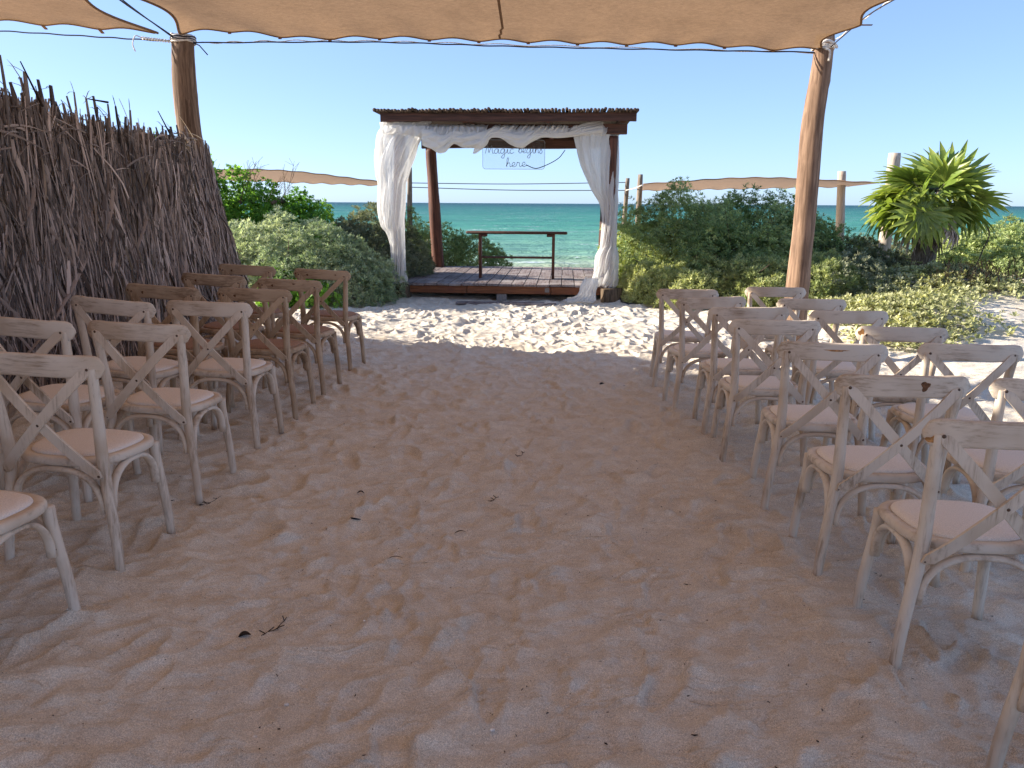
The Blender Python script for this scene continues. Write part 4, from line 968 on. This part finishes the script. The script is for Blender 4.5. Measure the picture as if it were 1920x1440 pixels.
bush('low_beach_bush', 'low green bush behind the back left post of the gazebo', [(-1.6, 17.3, .75, .6, .98), (-.85, 17.2, .75, .6, .80), (-2.4, 17.0, .9, .7, 1.15)], M['leaf_dark'], 6000, .07, nl=11, wd=.18, seedv=4, lump=.2)
bush('bright_sprout_plant', 'small lime green round-leaved plant at the foot of the silvery bush', [(-2.9, 11.15, .35, .25, .38), (-3.4, 11.2, .35, .3, .45)], M['leaf_green'], 260, .095, nl=6, wd=.6, spread=(.0, .9), seedv=5, stems=6, group='small plants')
# right side
bush('bay_cedar_bush', 'big dome of dark green bay cedar right of the gazebo', [(2.75, 13.3, 1.15, 1.0, 1.62), (3.9, 13.2, 1.15, 1.0, 1.50), (3.3, 12.3, 1.0, .8, 1.15), (2.15, 12.9, .65, .6, 1.10), (4.75, 12.9, .8, .8, 1.10)], M['leaf_dark'], 26000, .066, nl=9, wd=.20, seedv=6, lump=.30, stems=44)
bush('olive_bush', 'olive green lower bush in front of the big dark one', [(2.75, 11.75, .75, .55, .62), (3.75, 11.45, .75, .55, .62), (2.1, 12.2, .4, .4, .45), (4.5, 11.3, .6, .5, .55)], M['leaf_olive'], 10000, .070, nl=10, wd=.16, seedv=7, lump=.24, stems=26)
bush('dusky_scrub', 'dusky dark scrub between the big log pole and the palm', [(5.0, 13.6, .9, .8, 1.08), (6.0, 14.2, .9, .8, .82), (7.0, 14.4, .9, .8, .72), (5.4, 12.4, .8, .7, .62), (4.9, 11.4, .7, .6, .50)], M['leaf_scrub'], 11000, .065, nl=10, wd=.22, seedv=8, lump=.3, stems=70, inner=.5)
bush('flowering_scrub', 'dark green scrub with tiny white flowers right of the palm', [(8.1, 14.0, .9, .8, .72), (9.1, 14.3, 1.0, .9, .82), (10.2, 14.2, 1.0, .9, .85), (8.9, 13.3, .8, .6, .42), (10.0, 13.2, .8, .6, .45)], M['leaf_dark'], 10000, .068, nl=9, wd=.3, seedv=9, lump=.26, stems=40, flowers=70)
bush('yellow_green_bush', 'sunlit yellow-green bush at the right edge behind the flowering scrub', [(10.6, 15.8, 1.0, .9, .95), (9.4, 16.0, .8, .8, .75)], M['leaf_cover'], 4000, .085, nl=9, wd=.25, seedv=10)
# creeping ground cover on the sand mound
def cover():
    rg = np.random.default_rng(55); n = 15000; x = rg.uniform(3.3, 9.2, n); y = rg.uniform(8.0, 12.6, n)
    edge = 8.55+.10*(x-4)+.30*noise2(x, y*0, 1.5, o=6); f = (x-3.7)/.8
    dens = np.clip((y-edge)/.6, 0, 1)*np.clip(f+.3*noise2(x, y, 2, o=8), 0, 1)*np.clip((11.9-y)/.8, 0, 1)
    patch = np.clip(.55+.6*noise2(x, y, 1.9, o=12), 0, 1); sandpath = np.exp(-((y-(9.9+.45*(x-6.6)))/.42)**2)*(x > 6.3)
    keep = rg.random(n) < dens*patch*(1-sandpath*.95)*(x < 8.9+.3*(y-9)); x, y = x[keep], y[keep]
    h = .05+.20*np.clip(.5+.5*noise2(x, y, 2.3, o=15), 0, 1)*np.clip((y-8.5)/.8, .2, 1); z = gz(x, y)+rg.uniform(.1, 1, len(x))**.6*h
    o = scatter('ground_cover', np.stack([x, y, z], -1), np.stack([rg.normal(-.2, .45, len(x)), rg.normal(-.1, .45, len(x)), np.ones(len(x))], -1), [leaf_template(8, 1, .42, (.0, 1.0), .12, rg) for _ in range(5)], .062, M['leaf_cover'], None, rg, kind='stuff')
    tag(o, 'sunlit yellow-green creeper spreading over the sand mound below the palm', 'ground cover')
    b = MB()
    for i in range(150):
        k = rg.integers(0, len(x)); p = Vector((x[k], y[k], gzf(x[k], y[k])+.02)); a = rg.uniform(0, 6.28); l = rg.uniform(.25, .7); pts = [p]
        for j in range(5): a += rg.normal(0, .4); p = p+Vector((math.cos(a)*l/5, math.sin(a)*l/5, 0)); pts.append(Vector((p.x, p.y, gzf(p.x, p.y)+.02+rg.uniform(0, .05))))
        b.tube(pts, .004, 4)
    # runners over the bare path
    for i in range(60):
        p0 = rg.uniform(6.4, 9.4); q0 = 9.9+.45*(p0-6.6)+rg.normal(0, .35); a = rg.normal(.4, .8); p = Vector((p0, q0, 0)); pts = []
        for j in range(7): pts.append(Vector((p.x, p.y, gzf(p.x, p.y)+.015+rg.uniform(0, .04)))); a += rg.normal(0, .35); p = p+Vector((math.cos(a)*.13, math.sin(a)*.13, 0))
        b.tube(pts, .006, 4)
    tag(b.build('creeper_stems', M['twig_dark']), 'tangle of thin brown creeper runners on the sand mound', 'runners', kind='stuff')
cover()
# dry twiggy stalks above the green shrub, and a dark tangle by the palm foot
def twigs(name, label, x, y, z, n, hgt, lean, seedv, m, spread=.5, r=.005):
    rg = np.random.default_rng(seedv); b = MB()
    for i in range(n):
        p = Vector((x+rg.normal(0, spread), y+rg.normal(0, .25), z)); a = rg.normal(lean, .22); l = hgt*rg.uniform(.5, 1.1)
        e = p+Vector((math.sin(a)*l, rg.normal(0, .1), math.cos(a)*l)); c = spline([p, p.lerp(e, .5)+Vector((rg.normal(0, .04), 0, .02)), e], 9); b.tube(c, np.linspace(r, r*.4, 9), 4)
        for k in range(5):
            q = Vector(c[rg.integers(3, 8)]); a2 = a+rg.normal(0, .7); l2 = l*rg.uniform(.12, .3); b.tube([q, q+Vector((math.sin(a2)*l2, rg.normal(0, .04), math.cos(a2)*l2))], r*.5, 4)
    if spread < .05: b.tube([Vector((x, y-.35, z-.02)), Vector((x, y, z+.03)), Vector((x, y+.35, z-.02))], .035, 6)
    return tag(b.build(name, m), label, 'dry plant')
for i, (dx, lab) in enumerate(((-.75, 'leftmost of the dry grey stalk tufts above the bright green shrub'), (-.2, 'middle dry grey stalk tuft above the bright green shrub'), (.35, 'rightmost of the dry grey stalk tufts above the bright green shrub'))):
    twigs('dry_stalk_tuft', lab, -4.35+dx, 13.5, 1.5, 9, .66, .3, 11+i, M['twig'], .012)
twigs('dry_stalk', 'single dry stalk sticking up from the big dark green bush', 4.45, 13.2, 1.2, 1, .45, .5, 3, M['twig'], .03)
twigs('dry_tangle', 'brown tangle of dry twigs at the foot of the palm', 6.55, 10.95, .35, 90, .42, .1, 4, M['twig_dark'], .42, .005)

# ------------------------------------------------------------------ FAN PALM
PX, PY = 6.35, 12.0; pz = gzf(PX, PY)
pm = empty('fan_palm', (PX, PY, pz)); tag(pm, 'short fan palm with spiky green and yellowing fronds on the sand mound', 'palm tree')
b = log('trunk', [(.0, 0, -.1), (-.02, 0, .35), (.03, 0, .75), (.0, 0, 1.15)], .19, .12, M['trunk'], n=40, seg=20, knots=14, seedv=9); b.build('trunk', M['trunk'], pm)
def frond_mesh(rg, nseg, ln, fan):
    V = []; F = []; T = []
    for i in range(nseg):
        a = -fan/2+fan*i/(nseg-1)+rg.normal(0, .02); l = ln*(.72+.28*math.cos(a*.55))*rg.uniform(.9, 1.06); wd = .033*ln/.55*rg.uniform(.85, 1.2)
        d = np.array([math.sin(a), math.cos(a), 0]); sd = np.array([math.cos(a), -math.sin(a), 0]); o = len(V); tw = rg.normal(0, .25); dr = rg.uniform(.10, .38)
        for j, (t, w_) in enumerate(((0.02, .35), (.3, 1.0), (.55, 1.15), (.78, .8), (1.0, .06))):
            z = -dr*ln*t**2.4+.03*t; p = d*l*t+np.array([0, 0, z+.10*ln*(1-math.cos(a*.7))*0]); n = np.array([0, 0, 1.0])
            V += [p+(sd*math.cos(tw*t)+n*math.sin(tw*t))*wd*w_+n*.012*w_, p-n*.004, p-(sd*math.cos(tw*t)+n*math.sin(tw*t))*wd*w_+n*.012*w_]
        for j in range(4):
            q = o+j*3; F += [(q, q+3, q+4, q+1), (q+1, q+4, q+5, q+2)]; T += [(.25+.75*(j == 3)*rg.random(), rg.random())]*2
    t = np.array(T); t[:, 0] = np.clip(t[:, 0]*.6+rg.beta(1.5, 2.5), 0, 1); return npmesh('frond', np.array(V), F, M['palm'], tint=t)
rg = np.random.default_rng(77); fm = [frond_mesh(rg, 17, .62, R(235)) for _ in range(3)]+[frond_mesh(rg, 14, .52, R(180)) for _ in range(3)]
for i in range(40):
    th = rg.uniform(0, 6.28); el = R(rg.uniform(-25, 80)) if i > 6 else R(80-rg.uniform(0, 25)); c = Vector((-.02, 0, 1.07))
    d = Vector((math.cos(th)*math.cos(el), math.sin(th)*math.cos(el)*.8, math.sin(el))); L_ = rg.uniform(.28, .56) if el > -.2 else rg.uniform(.25, .4)
    end = c+Vector((d.x*L_*1.35, d.y*L_, d.z*L_*.72)); b = MB(); b.tube(spline([c, c.lerp(end, .5)+Vector((0, 0, .03)), end], 6), np.linspace(.010, .006, 6), 5)
    st = b.build('leaf_stalk', M['trunk'], pm)
    o = link('frond', fm[i % 6], pm); o.location = end
    y = Vector((d.x*1.25-.25*rg.random(), d.y, d.z-.30-.4*rg.random())).normalized(); x = y.cross(Vector((rg.normal(0, .4), rg.normal(0, .4), 1))).normalized(); z = x.cross(y)
    o.rotation_euler = Matrix((x, y, z)).transposed().to_euler(); o.scale = [rg.uniform(.85, 1.12)]*3
o = link('frond', frond_mesh(rg, 26, .56, R(345)), pm); o.location = (-.40, -.55, .98); o['label'] = 'round frond facing the viewer with yellow lower leaves'
y = Vector((-.1, -.25, -1)).normalized(); x = y.cross(Vector((-.15, -1, .15))).normalized(); z = x.cross(y); o.rotation_euler = Matrix((x, y, z)).transposed().to_euler()
b = MB(); b.tube(spline([(.0, -.05, 1.15), (-.2, -.35, 1.15), (-.40, -.54, 1.0)], 8), .008, 5); b.build('leaf_stalk', M['trunk'], pm)
for i in range(7):
    th = rg.uniform(2.6, 6.6); c = Vector((-.02+.14*math.cos(th), .14*math.sin(th), 1.0)); end = c+Vector((.20*math.cos(th), .20*math.sin(th), -.10-.15*rg.random()))
    dm = fm[3+i % 3].copy(); dm.materials[0] = M['thatch']; b = MB(); b.tube([c, end], .006, 5); b.build('leaf_stalk', M['trunk'], pm)
    o = link('dead_frond', dm, pm); o.location = end; y = Vector((.35*math.cos(th), .35*math.sin(th), -1)).normalized(); x = y.cross(Vector((math.cos(th), math.sin(th), rg.normal(0, .3)))).normalized(); z = x.cross(y)
    o.rotation_euler = Matrix((x, y, z)).transposed().to_euler(); o.scale = (.5, .8, .8)
b = MB()
for i in range(60):
    a = rg.uniform(0, 6.28); r0 = .12; p = Vector((.08+r0*math.cos(a), r0*math.sin(a), rg.uniform(.5, 1.05))); l = rg.uniform(.2, .45)
    b.tube(spline([p, p+Vector((.05*math.cos(a), .05*math.sin(a), -l*.5)), p+Vector((.08*math.cos(a), .08*math.sin(a), -l))], 5), [.008, .012, .010, .006, .002], 4, flat=(1, .25))
b.build('dead_leaf_skirt', M['trunk'], pm)
for pts in (((.05, -.15, 1.0), (.08, -.25, .7), (-.08, -.3, .35), (-.2, -.3, .02)), ((.35, -.1, 1.15), (.85, -.1, .75), (.78, -.15, .4), (.62, -.2, .05), (.45, -.25, -.05))):
    b = MB(); b.tube(spline([Vector(p) for p in pts], 22), np.linspace(.012, .008, 22), 5); b.build('hanging_dead_stalk', M['twig'], pm)

# ------------------------------------------------------------------ PALM LEAF FENCE
fe = empty('palm_leaf_fence', (-3.3, 4.5, .15)); FE = np.array([-3.3, 4.5, .15])
tag(fe, 'tall screen of dry brown palm leaves tied upright along the left chairs', 'fence')
Y0, Y1 = .2, 8.62
def fx(y, z):  # front face of the screen: flares out to the foot, more so at the far end
    far = np.clip((y-5.8)/2.7, 0, 1); g_ = .08+.28*far**1.3
    return -3.36+.10*far+g_*np.clip((2.0-z)/1.8, 0, 1.1)**1.3+.05*np.sin(y*2.3)*np.clip((2-z), 0, 1)
def strip_arrays(n, rg, ybias=None, zt=(0.7, 2.15), ln=(.6, 1.4), wd=(.007, .019), depth=(-.16, .03), back=False, seg=6, lean=.10):
    y = rg.uniform(Y0, Y1, n) if ybias is None else ybias
    z1 = rg.uniform(*zt, n)*(1+.085*np.clip((6.8-y)/2.4, 0, 1)); l = rg.uniform(*ln, n); z0 = np.maximum(z1-l, rg.uniform(0.08, .3, n)); wv = rg.uniform(*wd, n); dp = rg.uniform(*depth, n); le = rg.normal(-.05, lean, n); cv = rg.normal(0, .07, n)
    t = np.linspace(0, 1, seg)[None]; Z = z1[:, None]+(z0-z1)[:, None]*t; Yc = y[:, None]+le[:, None]*t*l[:, None]+cv[:, None]*np.sin(np.pi*t)*l[:, None]
    Xc = fx(np.clip(Yc, Y0, Y1+.1), Z)+dp[:, None]+.02*np.sin(t*5+y[:, None]*9)+(rg.uniform(0, .10, n)**1.5)[:, None]*t**2
    if back: Xc = -3.75-(Xc+3.36)
    # far end rounding
    wrapf = np.clip((Yc-8.45)/.25, 0, 1); Xc = Xc-.22*wrapf**2
    prof = np.interp(np.linspace(0, 1, seg), [0, .15, .6, 1], [.6, 1, .9, .15])[None]; tw = rg.uniform(-1.2, 1.2, n)[:, None]+rg.normal(0, .5, n)[:, None]*t
    dy = np.cos(tw)*wv[:, None]*prof; dx = np.sin(tw)*wv[:, None]*prof
    A = np.stack([Xc+dx, Yc+dy, Z], -1); B = np.stack([Xc+.006, Yc, Z], -1); C = np.stack([Xc-dx, Yc-dy, Z], -1)
    V = np.stack([A, B, C], 2)  # n, seg, 3, 3
    return V
def strips_to_mesh(V, name, parent, rg, kind=None, tsh=None):
    n, seg = V.shape[:2]; base = (np.arange(n)*seg*3)[:, None, None]; F = []
    for j in range(seg-1):
        a = j*3; F.append((a, a+3, a+4, a+1)); F.append((a+1, a+4, a+5, a+2))
    Fa = (np.array(F)[None]+base).reshape(-1, 4); k = len(F)
    t1 = rg.beta(1.3, 2.4, n) if tsh is None else tsh; tint = np.stack([np.repeat(t1, k), np.repeat(rg.random(n), k)], -1)
    o = link(name, npmesh(name, V.reshape(-1, 3)-FE, Fa, M['thatch'], tint=tint, smooth=False), parent)
    if kind: o['kind'] = kind
    return o
rg = np.random.default_rng(9)
strips_to_mesh(strip_arrays(12500, rg, wd=(.004, .012), lean=.07, depth=(-.17, .04)), 'dry_leaves', fe, rg, 'stuff')
strips_to_mesh(strip_arrays(6000, rg, zt=(1.75, 2.12), ln=(.9, 1.7), depth=(-.12, .03), wd=(.003, .010), lean=.05), 'hanging_leaves', fe, rg, 'stuff')
strips_to_mesh(strip_arrays(2500, rg, zt=(.5, 2.1), back=True), 'back_leaves', fe, rg, 'stuff')
strips_to_mesh(strip_arrays(1500, rg, zt=(.6, 1.9), ln=(.3, .8), lean=.5, depth=(.0, .05)), 'loose_leaves', fe, rg, 'stuff')
V = strip_arrays(280, rg, ybias=rg.uniform(3.6, 8.4, 280), wd=(.008, .017), depth=(.0, .05), ln=(.5, 1.2), zt=(.9, 2.05), seg=7, lean=.12)
for i in range(280):
    strips_to_mesh(V[i:i+1], 'leaf', fe, rg, tsh=np.array([rg.uniform(.25, .95)]))
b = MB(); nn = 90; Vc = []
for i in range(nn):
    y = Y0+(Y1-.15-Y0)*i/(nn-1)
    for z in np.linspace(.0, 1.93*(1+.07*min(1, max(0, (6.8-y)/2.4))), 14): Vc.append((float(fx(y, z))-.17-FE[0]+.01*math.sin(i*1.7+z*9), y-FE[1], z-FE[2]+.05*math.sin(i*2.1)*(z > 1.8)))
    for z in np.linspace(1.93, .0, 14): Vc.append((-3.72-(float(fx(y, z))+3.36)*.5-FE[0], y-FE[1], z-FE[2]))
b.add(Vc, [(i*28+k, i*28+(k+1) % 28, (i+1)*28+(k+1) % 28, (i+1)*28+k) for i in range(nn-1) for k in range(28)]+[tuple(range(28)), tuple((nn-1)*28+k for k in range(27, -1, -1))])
b.build('sun_block_core', M['sun_block_core'], fe)  # added solid filling that keeps the sun from leaking through the leaves
# frond midribs standing proud of the top
for i in range(74):
    y = 4.3+4.1*i/73+rg.normal(0, .03); h = rg.uniform(.12, .36)*(1.0 if y < 7 else .75); x = float(fx(y, 2.0))-rg.uniform(-.02, .16); zz = 1.80
    lean = rg.normal(-.16, .10); wv = rg.uniform(.015, .032); top = 2.02+h*.8+.16*min(1, max(0, (6.8-y)/2.4)); b = MB()
    p0 = Vector((x, y, zz)); p1 = Vector((x+rg.normal(0, .03), y+lean*(top-zz), top)); c = spline([p0, p0.lerp(p1, .5)+Vector((0, rg.normal(0, .02), 0)), p1], 6)
    b.tube([Vector(q)-Vector(FE) for q in c], [wv, wv, wv*1.05, wv*1.0, wv*.95, wv*.7], 5, flat=(1, .3), up=(1, 0, 0))
    for k in range(rg.integers(2, 6)):
        q = Vector(c[rg.integers(2, 6)]); l = rg.uniform(.06, .2); a = rg.normal(0, 1.1); e = q+Vector((rg.normal(0, .04), -math.cos(a)*l, math.sin(a)*l*.6)); b.tube([q-Vector(FE), q.lerp(e, .6)-Vector(FE)+Vector((0, 0, .01)), e-Vector(FE)], [.004, .004, .001], 4, flat=(1, .4))
    o = b.build('leaf_midrib', M['thatch'], fe)
    me = o.data; a = me.attributes.new('tint', 'FLOAT_COLOR', 'FACE'); tv = (rg.uniform(.0, .5), rg.random()); a.data.foreach_set('color', np.tile([tv[0], tv[1], 1, 1], len(me.polygons)).astype(np.float32))
# curved leaf sprays across the top
Vt = []
for i in range(170):
    y = rg.uniform(3.8, 8.35); z = rg.uniform(1.72, 2.12); l = rg.uniform(.15, .5); d = rg.choice([-1, 1]); t = np.linspace(0, 1, 6); wv = rg.uniform(.004, .011)
    yy = y+d*l*t; zz = z+rg.normal(0, .06)*t*2-.25*l*t**2; xx = fx(y, 1.9)+rg.uniform(-.02, .07)+rg.normal(0, .06)*t
    pr_ = np.interp(t, [0, .2, 1], [.7, 1, .1])
    Vt.append(np.stack([np.stack([xx, yy, zz+wv*pr_], -1), np.stack([xx+.004, yy, zz], -1), np.stack([xx, yy, zz-wv*pr_], -1)], 1))
strips_to_mesh(np.array(Vt), 'leaf_sprays', fe, rg, 'stuff')
for (u, v0, v1, Y, du) in ((38, 115, 200, 5.4, 42), (296, 208, 250, 7.7, 22), (163, 185, 192, 6.4, 40)):
    b = MB(); b.tube([P(u, v0, Y)-Vector(FE), P(u+du, v1, Y)-Vector(FE)], [.004, .009], 5); o = b.build('loose_stalk', M['twig_dark'], fe)
# netting over the face
b = MB()
for i in range(58):
    for s_ in (-1, 1):
        y0_ = 3.4+i*.1; pts = []
        for z in np.linspace(1.95, .25, 9):
            y = y0_+s_*(1.95-z)*.45
            if 3.4 < y < 8.3: pts.append((float(fx(y, z))+.052-FE[0], y-FE[1], z-FE[2]))
        if len(pts) > 2: b.tube(pts, .0016, 3, caps=False)
b.build('wire_netting', M['wire'], fe)['kind'] = 'stuff'

# ------------------------------------------------------------------ DRIFTWOOD, CABLE, LITTER
p0, p1 = Vector((2.05, 12.05, 0)), Vector((2.45, 12.75, 0))
b = MB(); b.tube(spline([(p0.x, p0.y, sz(p0.x, p0.y)+.03), (2.25, 12.4, sz(2.25, 12.4)+.08), (p1.x, p1.y, .18)], 10), [.045, .055, .05, .05, .045, .045, .04, .04, .03, .02], 8, rough=.08)
tag(b.build('driftwood_log', M['drift']), 'pale driftwood branch on the sand between the right curtain and the bushes', 'driftwood')
def ground_line(pts, r, m, name, label, cat, n=50, kind=None):
    c = spline([(x, y, 0) for x, y in pts], n); b = MB(); b.tube([(q[0], q[1], sz(q[0], q[1])+r*.8) for q in c], r, 5); return tag(b.build(name, m), label, cat, kind=kind)
ground_line([(1.62, 12.15), (1.72, 11.85), (1.85, 11.75), (2.0, 11.9), (2.2, 11.8), (2.5, 11.95), (2.9, 11.7)], .012, M['cable'], 'power_cable', 'black cable snaking over the sand from the right gazebo post', 'cable')
ground_line([(1.66, 12.3), (1.9, 12.2), (2.1, 12.05), (2.35, 12.0), (2.6, 12.2)], .008, M['cable'], 'power_cable', 'second thinner black cable behind the first on the shaded sand', 'cable')
def gpt(u, v):
    z = 0
    for _ in range(12):
        r_ = ray(u, v); t = (z-HCAM)/r_.z; z = gzf(r_.x*t, r_.y*t)
    return r_.x*t, r_.y*t
def leaf_piece(u, v, l, wd, ang, m, name, label, cat, curl=.3):
    x, y = gpt(u, v); b = MB(); d = Vector((math.cos(ang), math.sin(ang), 0)); z = sz(x, y)+.006
    c = [Vector((x, y, z))+d*l*(t-.5)+Vector((-d.y, d.x, 0))*curl*l*math.sin(math.pi*t)*.5+Vector((0, 0, .01*math.sin(math.pi*t))) for t in np.linspace(0, 1, 8)]
    b.tube(c, [wd*k for k in (.2, .7, 1, 1, .95, .8, .5, .15)], 6, flat=(1, .35)); return tag(b.build(name, m), label, cat)
leaf_piece(668, 972, .055, .010, 2.7, M['cable'], 'curled_leaf', 'black curled dead leaf in the middle left of the aisle', 'leaf', .9)
leaf_piece(458, 1184, .042, .012, .35, M['twig_dark'], 'seed_pod', 'dark brown seed pod on the sand, lower left of the aisle', 'seed pod', .1)
leaf_piece(676, 921, .04, .006, .1, M['cable'], 'curled_leaf', 'small black leaf just above the larger curled one', 'leaf', .5)
leaf_piece(1129, 716, .045, .018, .4, M['cable'], 'seed_pod', 'black seed pod on the shaded sand near the right chairs', 'seed pod', .1)
leaf_piece(951, 630, .06, .022, .6, M['cable'], 'seed_pod', 'black seed pod on the sunlit strip before the gazebo', 'seed pod', .1)
leaf_piece(742, 1046, .065, .003, .03, M['twig_dark'], 'twig', 'thin straight dark twig lying across the aisle below the black leaf', 'twig', .05)
leaf_piece(863, 990, .06, .005, .3, M['twig'], 'twig', 'short brown twig right of the black curled leaf', 'twig', .1)
def branchlet(u, v, sc, seedv, label, hgt=.0):
    rg = np.random.default_rng(seedv); x, y = gpt(u, v); b = MB(); p = Vector((x, y, sz(x, y)+.004)); a = rg.uniform(0.2, 1.4); pts = [p.copy()]
    for j in range(7): a += rg.normal(0, .5); p = p+Vector((math.cos(a), math.sin(a), 0))*sc/7; pts.append(Vector((p.x, p.y, sz(p.x, p.y)+.004+hgt*j/7)))
    b.tube(pts, .0014, 4)
    for k in range(6):
        q = pts[rg.integers(1, 7)]; a2 = rg.uniform(0, 6.28); b.tube([q, q+Vector((math.cos(a2)*sc*.16, math.sin(a2)*sc*.16, .008))], .0018, 4)
    return tag(b.build('twig', M['twig_dark']), label, 'twig')
branchlet(490, 1190, .15, 1, 'forked dry twig right of the brown seed pod')
branchlet(372, 935, .13, 2, 'thin upright twig by the foot of the left aisle chair', .05)
branchlet(905, 935, .12, 5, 'faint forked twig in the middle of the aisle')
branchlet(970, 848, .10, 9, 'brown twig bits in the hollow halfway up the aisle')
rg = np.random.default_rng(12); b = MB(); s2 = MB()
for i in range(300):
    y = 1.7+rg.random()**1.5*6.5; x = rg.uniform(-1.9, 2.0)*min(1, .45+y/5)
    if rg.random() < .8:
        a = rg.uniform(0, 6.28); l = rg.uniform(.003, .013)*(1 if rg.random() < .9 else 2.2); z = sz(x, y)+.003; d = Vector((math.cos(a), math.sin(a), rg.normal(0, .1)))*l/2; p = Vector((x, y, z)); r_ = rg.uniform(.0010, .0024)
        b.tube([p-d, p+Vector((-d.y, d.x, 0))*.3, p+d], [r_*.6, r_, r_*.4], 4)
    else:
        z = sz(x, y)+.001; r_ = rg.uniform(.002, .0055); p = Vector((x, y, z)); s2.tube([p, p+Vector((0, 0, r_*.5)), p+Vector((0, 0, r_*.8))], [r_, r_*.8, r_*.3], 6)
tag(b.build('plant_litter', M['twig_dark']), 'scattered dark seeds and bits of twig over the sand', 'litter', kind='stuff')
tag(s2.build('shell_bits', M['shell']), 'tiny white shell fragments scattered over the sand', 'shell bits', kind='stuff')
for (u, v, lab) in ((476, 1364, 'white shell at the bottom left of the aisle'), (923, 1361, 'pale shell lying below the shoe print'), (536, 1304, 'small white shell left of the middle, low in the aisle')):
    x, y = gpt(u, v); b = MB(); p = Vector((x, y, sz(x, y)+.002)); b.tube([p, p+Vector((0, 0, .003)), p+Vector((0, 0, .005))], [.009, .007, .003], 10, flat=(1, .75)); tag(b.build('shell', M['shell']), lab, 'shell')
